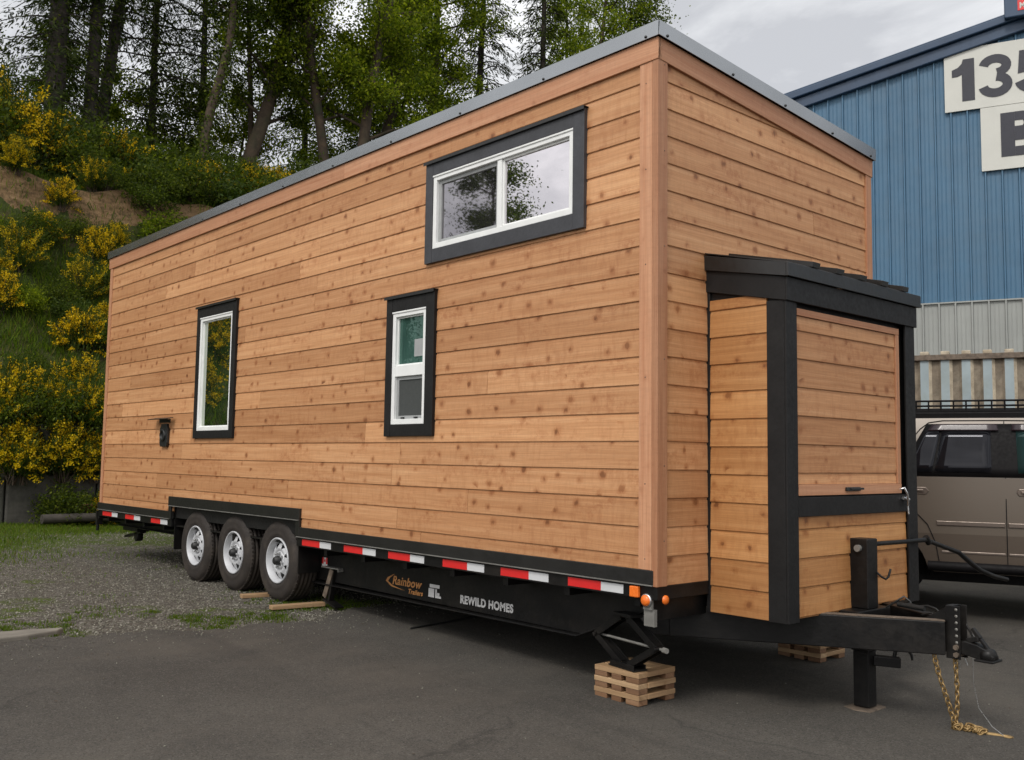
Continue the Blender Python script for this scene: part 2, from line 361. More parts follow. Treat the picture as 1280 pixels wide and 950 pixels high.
def mat_ground():
    m, nt, b = new_mat('gravel_grass_earth')
    tc = nt.nodes.new('ShaderNodeTexCoord').outputs['Object']
    sp = nt.nodes.new('ShaderNodeSeparateXYZ'); L(nt, tc, sp.inputs[0])
    x, y, z = sp.outputs
    st = noise(nt, tc, 55, 3, .7); st2 = noise(nt, tc, 9, 4, .6)
    vo = nt.nodes.new('ShaderNodeTexVoronoi'); vo.inputs['Scale'].default_value = 45; L(nt, tc, vo.inputs['Vector'])
    sc = nt.nodes.new('ShaderNodeSeparateColor'); L(nt, vo.outputs['Color'], sc.inputs[0])
    gravel = ramp(nt, sc.outputs[0], [(0, (.062, .056, .047)), (.5, (.105, .095, .082)), (.85, (.16, .148, .13)), (1, (.28, .265, .235))]).outputs[0]
    gravel = mixc(nt, ramp(nt, st2, [(.35, 0.0), (.7, .6)]).outputs[0], gravel, (.085, .072, .055))
    turf = ramp(nt, noise(nt, tc, 14, 5, .7), [(.3, (.035, .055, .012)), (.55, (.075, .10, .02)), (.8, (.13, .12, .05))]).outputs[0]
    # turf patches: left of frame and a broken strip along the asphalt
    n_p = noise(nt, tc, 1.1, 5, .65)
    left = math_(nt, 'SUBTRACT', math_(nt, 'MULTIPLY', math_(nt, 'ADD', x, 1.2), -.28), 0.0)        # grows towards -x
    far = math_(nt, 'MULTIPLY', math_(nt, 'SUBTRACT', y, 9.6), .40)
    strip = math_(nt, 'SUBTRACT', .24, math_(nt, 'ABSOLUTE', math_(nt, 'MULTIPLY', math_(nt, 'SUBTRACT', math_(nt, 'ADD', y, math_(nt, 'MULTIPLY', x, .45)), 4.25), .55)))
    e = math_(nt, 'MAXIMUM', math_(nt, 'MAXIMUM', math_(nt, 'MINIMUM', left, .20), far), strip)
    tf = ramp(nt, math_(nt, 'ADD', math_(nt, 'MULTIPLY', math_(nt, 'SUBTRACT', n_p, .5), 2.4), e), [(.22, 0.0), (.40, 1.0)]).outputs[0]
    lowc = mixc(nt, tf, gravel, turf)
    # bank: green with litter; sandy scar below the crest
    bank = ramp(nt, noise(nt, tc, 2.2, 6, .7), [(.3, (.022, .028, .010)), (.5, (.045, .060, .014)), (.62, (.065, .055, .026)), (.8, (.10, .080, .045))]).outputs[0]
    sand = ramp(nt, noise(nt, mapping(nt, tc, (1, 1, 3)), 2.4, 6, .7), [(.3, (.10, .065, .035)), (.5, (.19, .120, .062)), (.68, (.27, .180, .10)), (.82, (.33, .235, .14))]).outputs[0]
    sand = mixc(nt, ramp(nt, noise(nt, mapping(nt, tc, (2.5, 2.5, 1)), 3.0, 6, .75), [(.50, 0.0), (.62, .75)]).outputs[0], sand, (.055, .045, .022))
    sf = math_(nt, 'MULTIPLY', ramp(nt, math_(nt, 'ADD', y, math_(nt, 'MULTIPLY', math_(nt, 'SUBTRACT', noise(nt, tc, 1.7, 4), .5), 1.2)), []).outputs[0] if False else
               math_(nt, 'MULTIPLY', math_(nt, 'GREATER_THAN', math_(nt, 'ADD', y, math_(nt, 'MULTIPLY', math_(nt, 'SUBTRACT', noise(nt, tc, 1.7, 4), .5), 1.6)), 21.40), math_(nt, 'LESS_THAN', math_(nt, 'ADD', y, math_(nt, 'MULTIPLY', math_(nt, 'SUBTRACT', noise(nt, tc, 1.3, 4), .5), .9)), 21.95)), 1.0)
    bank = mixc(nt, sf, bank, sand)
    isb = math_(nt, 'GREATER_THAN', y, 15.92)
    col = mixc(nt, isb, lowc, bank)
    L(nt, col, b.inputs['Base Color']); b.inputs['Roughness'].default_value = .95; b.inputs['Specular IOR Level'].default_value = .15
    bump(nt, b, math_(nt, 'ADD', sc.outputs[1], st), .9, .02)
    return m
def mat_asphalt():
    m, nt, b = new_mat('worn_asphalt')
    tc = nt.nodes.new('ShaderNodeTexCoord').outputs['Object']
    n1 = noise(nt, tc, .55, 6, .65); n2 = noise(nt, tc, 160, 2, .8); n3 = noise(nt, tc, 7, 5, .7)
    base = ramp(nt, n1, [(.3, (.052, .0465, .0400)), (.5, (.073, .0660, .0565)), (.7, (.098, .089, .076))]).outputs[0]
    base = mixc(nt, math_(nt, 'MULTIPLY', ramp(nt, n3, [(.5, 0.0), (.75, 1.0)]).outputs[0], .35), base, (.040, .038, .036))
    vo = nt.nodes.new('ShaderNodeTexVoronoi'); vo.inputs['Scale'].default_value = 140; L(nt, tc, vo.inputs['Vector'])
    sc = nt.nodes.new('ShaderNodeSeparateColor'); L(nt, vo.outputs['Color'], sc.inputs[0])
    base = mixc(nt, ramp(nt, sc.outputs[0], [(.78, 0.0), (.98, .5)]).outputs[0], base, (.16, .15, .135))
    base = mixc(nt, ramp(nt, sc.outputs[1], [(.55, 0.0), (.95, .6)]).outputs[0], base, (.022, .021, .020))
    # patches worn pale by traffic, and dusty drift
    wp = ramp(nt, noise(nt, mapping(nt, tc, (.5, 1.1, 1), (2, 5, 0), (0, 0, .6)), .9, 5, .7), [(.5, 0.0), (.66, .45)]).outputs[0]
    base = mixc(nt, wp, base, (.105, .092, .076))
    tr_ = ramp(nt, noise(nt, mapping(nt, tc, (2.2, .12, 1), (0, 0, 0), (0, 0, -.5)), 1.0, 3, .6), [(.56, 0.0), (.70, .35)]).outputs[0]
    base = mixc(nt, tr_, base, (.028, .026, .024))
    # oil stains and hairline cracks
    oil = ramp(nt, noise(nt, tc, 1.3, 3, .5), [(.62, 0.0), (.74, .5)]).outputs[0]
    base = mixc(nt, oil, base, (.035, .033, .031))
    vc = nt.nodes.new('ShaderNodeTexVoronoi'); vc.feature = 'DISTANCE_TO_EDGE'; vc.inputs['Scale'].default_value = .38
    wob = nt.nodes.new('ShaderNodeVectorMath'); wob.operation = 'ADD'
    nz = nt.nodes.new('ShaderNodeTexNoise'); nz.inputs['Scale'].default_value = 1.4; nz.inputs['Detail'].default_value = 5
    L(nt, tc, nz.inputs['Vector']); L(nt, tc, wob.inputs[0]); L(nt, nz.outputs['Color'], wob.inputs[1]); L(nt, wob.outputs[0], vc.inputs['Vector'])
    cr = math_(nt, 'MULTIPLY', ramp(nt, vc.outputs['Distance'], [(0, 1.0), (.009, 0.0)]).outputs[0], ramp(nt, noise(nt, tc, .7, 2), [(.50, 0.0), (.60, .45)]).outputs[0])
    base = mixc(nt, cr, base, (.018, .017, .016))
    L(nt, base, b.inputs['Base Color']); b.inputs['Roughness'].default_value = .88; b.inputs['Specular IOR Level'].default_value = .3
    bump(nt, b, math_(nt, 'ADD', sc.outputs[0], n2), .8, .008)
    return m
def rng(a, b, s): 
    n = int(round((b - a) / s)); return [a + (b - a) * i / n for i in range(n + 1)]
xs = rng(-90, -24, 6)[:-1] + rng(-24, -8, 1)[:-1] + rng(-8, 14, .3)[:-1] + rng(14, 36, 1)[:-1] + rng(36, 120, 6)
ys = rng(-90, -24, 6)[:-1] + rng(-24, -2, 1)[:-1] + rng(-2, 15.58, .3) + [15.90, 15.96, 16.32] + rng(16.6, 24.6, .2) + rng(25, 40, 1) + rng(44, 130, 6)
tag(grid_mesh('ground', xs, ys, H, mat_ground()), 'gravel, turf and weedy bank rising behind the yard', kind='structure')

# asphalt with a ragged edge, 4+ mm over the ground
def edge_y(x):
    if x < -.2: e = 4.02 - .05 * (x + 2.1) - .28 * sst(-2.1, -.8, x)
    else: e = 3.63 + .32 * sst(-.2, .6, x)
    if x > 3: e += (x - 3) * 2.2 * sst(3, 5, x)
    return min(e, 14.8) + .05 * math.sin(x * 7.3) + .035 * math.sin(x * 17.1 + 1) + .02 * math.sin(x * 41)
axs = rng(-60, -8, 4)[:-1] + rng(-8, 5, .06)[:-1] + rng(5, 12, .5)[:-1] + rng(12, 70, 4)
mb = MB(); rows = 40; vs = []
for j in range(rows + 1):
    for x in axs:
        e = edge_y(x); t = j / rows
        y = -60 + (e + 60) * (1 - (1 - t) ** 3)
        vs.append((x, y, H(x, y) + (.014 if j < rows else -.004)))
n = len(axs)
mb.add(vs, [(j * n + i, j * n + i + 1, (j + 1) * n + i + 1, (j + 1) * n + i) for j in range(rows) for i in range(n - 1)], None, .5, 0, True)
tag(mb.build('asphalt', mat_asphalt()), 'worn dark asphalt of the parking yard', kind='structure')

mb = MB()
poly = [(-5.5, 4.02), (-2.9, 4.03), (-2.35, 4.06), (-2.12, 4.14), (-2.05, 4.22), (-2.3, 4.30), (-2.9, 4.36), (-5.5, 4.42)]
mb.prism(poly, (0, 0, -.02), X, Y, Z, .055)
tag(mb.build('concrete_slab', M['slab'], bevel=.012), 'pale concrete slab edge between grass and asphalt', 'slab')

# ------------------------------------------------------------------ house
HOUSE = empty('tiny_house', (0, 0, 0))
tag(HOUSE, 'cedar clad tiny house on a black triple axle trailer with three windows', 'tiny house')
W, LEN, HT = 2.6, 9.53, 4.024
PITCH = .1737; Z0 = .6405
SL = .2008 / 2.6

def prof(v):   # thickness of a lap board at height v (0..PITCH) above its bottom edge
    if v < .158: return .0165 - .030 * v
    return .0075
def siding(mb, o, U, Nn, a, b, z0, zbase, ztop, holes=(), p=PITCH, jr=2.6, joints=True):
    """lap boards on the plane through o (U along, Nn outward), u in [a,b], z in [z0,ztop]; holes (u0,u1,z0,z1)"""
    o, U, Nn = Vector(o), Vector(U), Vector(Nn)
    k0 = int(math.floor((z0 - zbase) / p + 1e-6)); k = k0
    while zbase + k * p < ztop - 1e-4:
        zb, zt = zbase + k * p, zbase + (k + 1) * p
        cl, ch = max(zb, z0), min(zt, ztop)
        cuts = [cl, ch]
        for h in holes:
            for zz in h[2:]:
                if cl < zz < ch: cuts.append(zz)
        cuts = sorted(set(cuts))
        js = [a]
        if joints:
            q = a + rnd.uniform(1.2, jr + 1.8)
            while q < b - .5: js.append(q); q += rnd.uniform(2.4, 4.9)
        js.append(b)
        for i in range(len(js) - 1):
            tone = rnd.random(); off = (rnd.uniform(0, 90), rnd.uniform(0, 90))
            ja, jb = js[i] + (.0018 if i else 0), js[i + 1] - (.0018 if i < len(js) - 2 else 0)
            for c in range(len(cuts) - 1):
                c0, c1 = cuts[c], cuts[c + 1]; segs = [(ja, jb)]
                for h in holes:
                    if h[2] < c1 - 1e-5 and h[3] > c0 + 1e-5:
                        ns = []
                        for (s0, s1) in segs:
                            if h[1] <= s0 or h[0] >= s1: ns.append((s0, s1)); continue
                            if h[0] > s0: ns.append((s0, h[0]))
                            if h[1] < s1: ns.append((h[1], s1))
                        segs = ns
                hs = [c0 - zb] + [v for v in (.004, .1579, .1581) if c0 - zb < v < c1 - zb] + [c1 - zb]
                for (s0, s1) in segs:
                    if s1 - s0 < .004: continue
                    pr = [(prof(v) - (.004 if v < .002 else 0), v) for v in hs]
                    vs = []; uv = []
                    for u in (s0, s1):
                        vs.append(o + U * u + Nn * -.004 + Vector((0, 0, zb + hs[0]))); uv.append((u + off[0], hs[0] - .02 + off[1]))
                        for (nn, v) in pr:
                            vs.append(o + U * u + Nn * nn + Vector((0, 0, zb + v))); uv.append((u + off[0], v + off[1]))
                        vs.append(o + U * u + Nn * -.004 + Vector((0, 0, zb + hs[-1]))); uv.append((u + off[0], hs[-1] + .02 + off[1]))
                    m = len(pr) + 2
                    fs = [(j, j + 1, m + j + 1, m + j) for j in range(m - 1)] + [tuple(range(m))[::-1], tuple(range(m, 2 * m))]
                    if U.cross(Vector(Z)).dot(Nn) < 0: fs = [f[::-1] for f in fs]
                    mb.add(vs, [f[::-1] for f in fs], uv, tone)
        k += 1

WIN = [(.588, 2.345, 2.92, 3.735), (2.20, 2.855, 1.558, 2.704), (5.64, 6.61, 1.565, 3.03)]
inn = [(y0 + .03, y1 - .03, z0 + .03, z1 - .03) for y0, y1, z0, z1 in WIN]
# long wall towards the camera (x = 0), y runs away
mb = MB()
siding(mb, (0, 0, 0), Y, NX, .118, LEN - .085, .735, Z0, 3.90, inn + [(4.285, 7.13, .6, .905)])
mb.build('side_wall', M['cedar'], HOUSE)
mb = MB(); siding(mb, (0, 0, 0), X, NY, .062, W - .055, Z0, Z0, 3.95, [(.50, 2.12, .3, 2.60)])
mb.build('end_wall', M['cedar'], HOUSE, clip=[((0, 0, HT - .10), (SL, 0, 1))])
mb = MB(); siding(mb, (W, 0, 0), Y, X, .09, LEN - .09, Z0, Z0, 3.72)
mb.build('side_wall', M['cedar'], HOUSE)
mb = MB(); siding(mb, (0, LEN, 0), X, Y, .06, W - .06, Z0, Z0, 3.95)
mb.build('end_wall', M['cedar'], HOUSE, clip=[((0, 0, HT - .10), (SL, 0, 1))])
# wall core behind the boards
mb = MB()
pg = [(.024, .66), (W - .006, .66), (W - .006, 3.81), (.024, 4.01)]
mb.prism(pg, (0, .006, 0), X, Z, Y, LEN - .012)
mb.build('wall_core', M['black_trim'], HOUSE)
# corner boards
def cb(parts):
    m = MB()
    for a, b in parts: m.box(a, b)
    return m.build('corner_board', M['trim_wood'], HOUSE, bevel=.003)
fz = HT - .1415
cb([((-.026, .018, .735), (.006, .120, fz + .02))]); cb([((-.028, -.030, .640), (.066, .0165, fz + .02))])
cb([((-.026, LEN - .09, .735), (.006, LEN + .0, fz + .02))]); cb([((-.002, LEN + .001, .64), (.07, LEN + .026, fz))])
cb([((W - .058, -.028, .64), (W + .026, .004, fz - .19))]); cb([((W - .004, .006, .64), (W + .024, .09, fz - .19))])
cb([((W - .004, LEN - .09, .64), (W + .024, LEN + .024, fz - .19))])
for zz in (.80, 1.25, 1.9, 2.6, 3.2, 3.75):
    for xx, yy, A_ in ((-.0262, .068, NX), (.036, -.0302, NY)):
        m = MB(); m.lathe((xx, yy, zz + (.11 if A_ == NY else 0)), A_, [(.0045, 0), (.0045, .0008), (0, .0008)], 8); m.build('screw_head', M['rusty'], HOUSE)
# fascia boards
def fasc(o, U, V, Wd, l, h, t):
    m = MB(); p = 0; U_ = Vector(U).normalized()
    while p < l - .01:
        q = min(l, p + rnd.uniform(3.2, 4.6));  q = l if l - q < 1.2 else q
        m.obox(Vector(o) + U_ * p, U_, V, Wd, q - p - (.0015 if q < l else 0), h, t); p = q
    return m.build('fascia', M['trim_wood'], HOUSE, bevel=.003)
fasc((.006, -.034, fz), Y, Z, NX, LEN + .066, .1415, .040)
e = Vector((1, 0, -SL)).normalized(); up = Vector((SL, 0, 1)).normalized()
fasc(Vector((-.033, .006, fz + .002)), e, up, NY, (W + .066) / e.x, .1405, .040)
fasc(Vector((-.033, LEN - .006, fz + .002)), e, up, Y, (W + .066) / e.x, .1405, .040)
fasc((W - .006, -.034, fz - .2008), Y, Z, X, LEN + .066, .1415, .040)
# flashing and roof
m = MB()
zt = HT + .094
m.box((-.052, -.050, HT), (-.046, LEN + .050, zt)); m.box((-.049, -.0465, zt - .004), (.06, LEN + .05, zt + .002))
m.obox(Vector((-.050, -.0520, HT)), e, up, NY, (W + .10) / e.x, .094, .005)
m.obox(Vector((-.050, LEN + .052, HT)), e, up, Y, (W + .10) / e.x, .094, .005)
m.box((W + .046, -.05, HT - .205), (W + .052, LEN + .05, zt - .205))
for i in range(11):   # screws along the drip edge
    yy = .05 + i * .93
    m.lathe((-.053, yy, HT + .014), NX, [(.010, 0), (.010, .003), (.005, .008), (0, .008)], 8, 1)
for t in (.06, .75, 1.38, 2.02, 2.60):
    m.lathe((-.03 + t, -.058, HT + .016 - SL * t), NY, [(.010, 0), (.010, .003), (.005, .008), (0, .008)], 8, 1)
m.build('roof_flashing', [M['roofmetal'], M['dkgreen']], HOUSE)
m = MB()
m.obox(Vector((-.045, -.046, zt - .055)), e, Y, up, (W + .09) / e.x, LEN + .092, .04)
for i in range(8): m.obox(Vector((-.04 , .5 + i * 1.15, zt - .016)), e, Y, up, (W + .08) / e.x, .03, .012)
m.build('roof', M['roofmetal'], HOUSE)

# windows ---------------------------------------------------------
def window(y0, y1, z0, z1, wy0, wy1, wz0, wz1, kind):
    w = empty('window', (0, (y0 + y1) / 2, z0), 0, HOUSE); oy, oz = (y0 + y1) / 2, z0
    def B(m, a, b, **k): m.box((a[0], a[1] - oy, a[2] - oz), (b[0], b[1] - oy, b[2] - oz), **k)
    t = MB(); xo = -.044
    if kind == 0: ly, ry = y0, y1
    B(t, (xo, y0, z0), (.004, wy0 - .001, z1), along=2); B(t, (xo, wy1 + .001, z0), (.004, y1, z1), along=2)
    B(t, (xo + .0015, wy0 + .001, z0 + .001), (.004, wy1 - .001, wz0 - .002)); B(t, (xo + .0015, wy0 + .001, wz1 + .002), (.004, wy1 - .001, z1 - .001))
    t.build('trim', M['grey_trim'] if kind == 0 else M['black_trim'], w, bevel=.003)
    c = MB(); B(c, (-.062, y0 - .012, z1 + .001), (.004, y1 + .012, z1 + .007)); B(c, (-.063, y0 - .012, z1 - .018), (-.060, y1 + .012, z1 + .007))
    c.build('head_flashing', M['flash'], w)
    f = MB(); fw = .042; xf = -.034
    B(f, (xf, wy0, wz0), (.02, wy0 + fw, wz1), along=2); B(f, (xf, wy1 - fw, wz0), (.02, wy1, wz1), along=2)
    B(f, (xf + .001, wy0 + fw, wz0), (.02, wy1 - fw, wz0 + fw)); B(f, (xf + .001, wy0 + fw, wz1 - fw), (.02, wy1 - fw, wz1))
    B(f, (-.041, wy0 - .004, wz1 - .012), (.0, wy1 + .004, wz1 + .003))
    if kind == 0:
        my = (wy0 + wy1) / 2 - .01
        B(f, (-.026, my - .024, wz0 + fw), (.02, my + .024, wz1 - fw), along=2)
    if kind == 1:
        mz = 2.09
        B(f, (-.030, wy0 + fw, mz - .045), (.02, wy1 - fw, mz + .045))
    f.build('frame', M['vinyl'], w, bevel=.003)
    a0, a1, b0, b1 = wy0 + fw, wy1 - fw, wz0 + fw, wz1 - fw
    def sash(y0, y1, z0, z1, x=-.012, wd=.03, mat='vinyl'):
        s = MB()
        B(s, (x, y0, z0), (.02, y0 + wd, z1), along=2); B(s, (x, y1 - wd, z0), (.02, y1, z1), along=2)
        B(s, (x + .001, y0 + wd, z0), (.02, y1 - wd, z0 + wd)); B(s, (x + .001, y0 + wd, z1 - wd), (.02, y1 - wd, z1))
        s.build('sash', M[mat], w, bevel=.002)
    def pane(y0, y1, z0, z1, mat, x=.002):
        s = MB(); B(s, (x, y0, z0), (.018, y1, z1)); return s.build('pane', M[mat], w)
    if kind == 0:
        sash(a0, my - .024, b0, b1, -.012, .016); pane(a0, my - .025, b0, b1, 'glass')
        sash(my + .024, a1, b0, b1, -.008, .03, 'vinyl_grey'); pane(my + .025, a1, b0, b1, 'glass_scr', .006)
    elif kind == 1:
        sash(a0, a1, 2.135, b1, -.012, .012); pane(a0, a1, 2.135, b1, 'glass_green')
        sash(a0, a1, b0, 2.045, -.010, .028, 'vinyl_grey')
        s = MB(); B(s, (.0, a0 + .02, b0 + .02), (.008, a1 - .02, 2.03)); s.build('insect_screen', M['screen'], w)
        s = MB()
        for yy in (a0 + .1, a1 - .1): B(s, (-.022, yy - .02, b0 + .004), (-.012, yy + .02, b0 + .016))
        s.build('latch', M['dkgreen'], w)
        s = MB(); B(s, (.0008, a0 + .03, 2.20), (.002, a0 + .16, 2.34)); s.build('sticker', M['vinyl_grey'], w)
    else:
        sash(a0, a1, b0, b1, -.012, .012); pane(a0, a1, b0, b1, 'glass_side')
        s = MB(); B(s, (.0008, a0 + .02, b0 + .06), (.002, a0 + .08, b0 + .20)); s.build('sticker', M['vinyl_grey'], w)
window(*WIN[0], .695, 2.255, 3.033, 3.62, 0)
window(*WIN[1], 2.31, 2.772, 1.655, 2.578, 1)
window(*WIN[2], 5.73, 6.535, 1.65, 2.907, 2)

# vent hood + round outlet left of the far window
m = MB(); m.obox((-.13, 7.16, 1.79), Y, Vector((1, 0, .22)).normalized(), Vector((-.22, 0, 1)).normalized(), .55, .09, .008)
m.box((-.03, 7.30, 1.76), (-.01, 7.60, 1.80)); m.build('vent_hood', M['flash'], HOUSE)
m = MB(); m.prism([(-.09, -.13), (.09, -.13), (.11, -.08), (.11, .08), (.07, .14), (-.07, .14), (-.11, .08), (-.11, -.08)], (-.018, 7.42, 1.605), Y, Z, NX, .03)
m.lathe((-.045, 7.42, 1.61), NX, [(.075, 0), (.07, .022), (.05, .026), (.045, .006), (0, .006)], 24)
m.build('gas_vent', M['dkgreen'], HOUSE, bevel=.004)

# flashing skirt with the wheel arch
m = MB()
for y0, y1, z0, z1 in ((.0, 4.27, .650, .735), (7.145, LEN + .03, .650, .735)):
    m.box((-.034, y0, z0), (.004, y1, z1))
m.box((-.040, 4.20, .802), (.004, 7.21, .905)); m.box((-.037, 4.2, .65), (.004, 4.27, .80)); m.box((-.037, 7.14, .65), (.004, 7.21, .80))
m.build('skirt_flashing', M['flash'], HOUSE, bevel=.003)
m = MB()
for y0, y1 in ((.0, 4.24), (7.17, LEN + .03)): m.box((-.046, y0, .6435), (-.002, y1, .6495))
m.box((-.050, 4.21, .795), (-.005, 7.20, .801)); m.build('drip_lip', M['frame_edge'], HOUSE)
# wheel well
m = MB()
for xo in (.012, W - .012 - .42):
    m = MB(); m.box((xo, 4.29, .885), (xo + .42, 7.12, .90)); m.box((xo + .0, 4.275, .3), (xo + .42, 4.29, .90)); m.box((xo, 7.12, .3), (xo + .42, 7.135, .90))
    xi = .40 if xo < 1 else W - .42
    m.box((xi, 4.3, .42), (xi + .02, 7.1, .89)); m.build('wheel_well', M['frame'], HOUSE)

# trailer chassis
m = MB()
m.box((-.020, .0, .560), (.03, 4.27, .6425)); m.box((-.020, 7.15, .560), (.03, LEN, .6425))
m.box((W - .03, 0, .56), (W + .02, LEN, .6425))
m.box((-.02, -.022, .560), (W + .02, .006, .6425)); m.box((-.02, LEN, .52), (W + .02, LEN + .04, .6425))
m.build('rub_rail', M['frame'], HOUSE, bevel=.004)
m = MB()
for xb, sg in ((.25, 1), (W - .25, -1)):
    pl = [(.10, .555), (.10, .47), (.30, .43), (.62, .29), (.85, .215), (4.35, .235), (4.35, .555)]
    m.prism(pl, (xb - .006, 0, 0), Y, Z, X, .012)
    m.box((xb - .06, .85, .203), (xb + .06, 4.35, .214)); m.box((xb - .06, .1, .545), (xb + .06, LEN - .05, .556))
    m.obox(Vector((xb - .06, .30, .42)), Vector((0, .55, -.215)).normalized(), X, Vector((0, .215, .55)).normalized(), .59, .12, .010)
    m.box((xb - .006, 4.36, .36), (xb + .006, 7.1, .555)); m.box((xb - .006, 7.1, .44), (xb + .006, LEN - .05, .545)); m.box((xb - .06, 4.36, .352), (xb + .06, LEN - .05, .362) if False else (xb + .06, 7.1, .362))
    m.box((xb - .06, 7.101, .430), (xb + .06, LEN - .05, .441))
for i in range(16):
    yy = .15 + i * .61
    m.box((.03, yy, .50), (W - .03, yy + .05, .559))
m.box((.03, .03, .5595), (W - .03, LEN - .02, .574))   # belly skin
m.box((.0, .03, .43), (W, .09, .558))                    # front crossmember
m.build('chassis', M['frame'], HOUSE, bevel=.003)
# axles and springs
m = MB()
for yc in (4.68, 5.615, 6.545):
    m.tube([(.2, yc, .36), (W - .2, yc, .36)], .05, 12)
    for xb in (.30, W - .30): m.bar((xb, yc - .38, .36), (xb, yc + .38, .36), .06, .03); m.bar((xb, yc - .38, .36), (xb, yc - .40, .46), .03, .04)
m.build('axle', M['frame'], HOUSE)
# tape
def tape(y0, y1, mt):
    q = MB(); q.box((-.0224, y0, .573), (-.0195, y1, .628)); q.build('reflector_tape', M[mt], HOUSE)
for yw0, yr0, yr1 in ((.243, .431, .722), (.906, 1.10, 1.39), (1.571, 1.764, 2.055), (2.291, 2.476, 2.776), (2.96, 3.153, 3.447), (3.66, 3.851, 4.162), (7.255, 7.459, 7.74), (8.086, 8.286, 8.579), (8.853, 9.053, 9.389)):
    tape(yr0, yr1, 'red'); tape(yw0, yr0 - .001, 'white_tape')
# marker lamps
m = MB(); m.box((-.046, .105, .566), (-.0205, .175, .632)); m.build('marker_light', M['amber'], HOUSE, bevel=.006)
def lamp(o, ax):
    r = MB(); r.lathe(o, ax, [(0, 0), (.040, 0), (.040, .010), (.034, .013)], 24); lo = r.build('marker_light', M['chrome'], HOUSE)
    q = MB(); q.lathe(Vector(o) + Vector(ax) * .010, ax, [(.034, 0), (.032, .010), (.020, .018), (0, .020)], 24); q.build('lens', M['amber'], lo)
lamp((-.0205, .055, .555), NX); 
m = MB(); m.lathe((.055, -.0225, .560), NY, [(.028, 0), (.026, .010), (.015, .016), (0, .017)], 20); m.build('marker_light', M['amber'], HOUSE)
m = MB(); m.box((-.006, .01, .40), (.02, .09, .50)); m.box((-.02, .02, .50), (-.002, .085, .56)); m.build('corner_bracket', M['frame_edge'], HOUSE)
# beam lettering
bx = .2425
text('lettering', 'REWILD HOMES', .083, M['white_letter'], HOUSE, (bx, 2.165, .268), NY, Z, NX, .0036, 0, .97)
lt = text('lettering', 'Rainbow', .098, M['orange_letter'], HOUSE, (bx, 3.09, .318), NY, Z, NX, .0026, .25, 1.13)
text('lettering', 'Trailers', .056, M['orange_letter'], HOUSE, (bx, 2.86, .262), NY, Z, NX, .0016, .25, 1.1)
m = MB(); pts = [(3.05, .405), (3.16, .365), (3.185, .335), (3.10, .295), (2.90, .278), (3.08, .305), (3.15, .335), (3.12, .365)]
m.prism(pts, (bx, 0, 0), Y, Z, NX, .001); m.build('emblem', M['orange_letter'], HOUSE)
m = MB()
m.box((bx, 2.43, .345), (bx - .001, 2.56, .372)); m.box((bx, 2.50, .268), (bx - .001, 2.575, .338)); m.box((bx, 2.465, .268), (bx - .001, 2.485, .338)); m.box((bx, 2.41, .268), (bx - .001, 2.464, .286)); m.box((bx, 2.43, .288), (bx - .001, 2.46, .310))
m.build('sticker', M['white_letter'], HOUSE)
m = MB(); m.box((bx, 4.145, .365), (bx - .001, 4.24, .445)); s = m.build('sticker', M['flag_white'], HOUSE)
m = MB(); m.box((bx - .0012, 4.212, .385), (bx - .002, 4.24, .445)); m.box((bx - .0012, 4.145, .385), (bx - .002, 4.170, .445))
m.prism([(4.191, .395), (4.191, .405), (4.176, .408), (4.182, .417), (4.175, .424), (4.184, .424), (4.191, .437), (4.198, .424), (4.207, .424), (4.200, .417), (4.206, .408), (4.193, .405), (4.193, .395)], (bx - .0012, 0, 0), Y, Z, NX, .0008)
m.build('flag_emblem', M['red'], s)

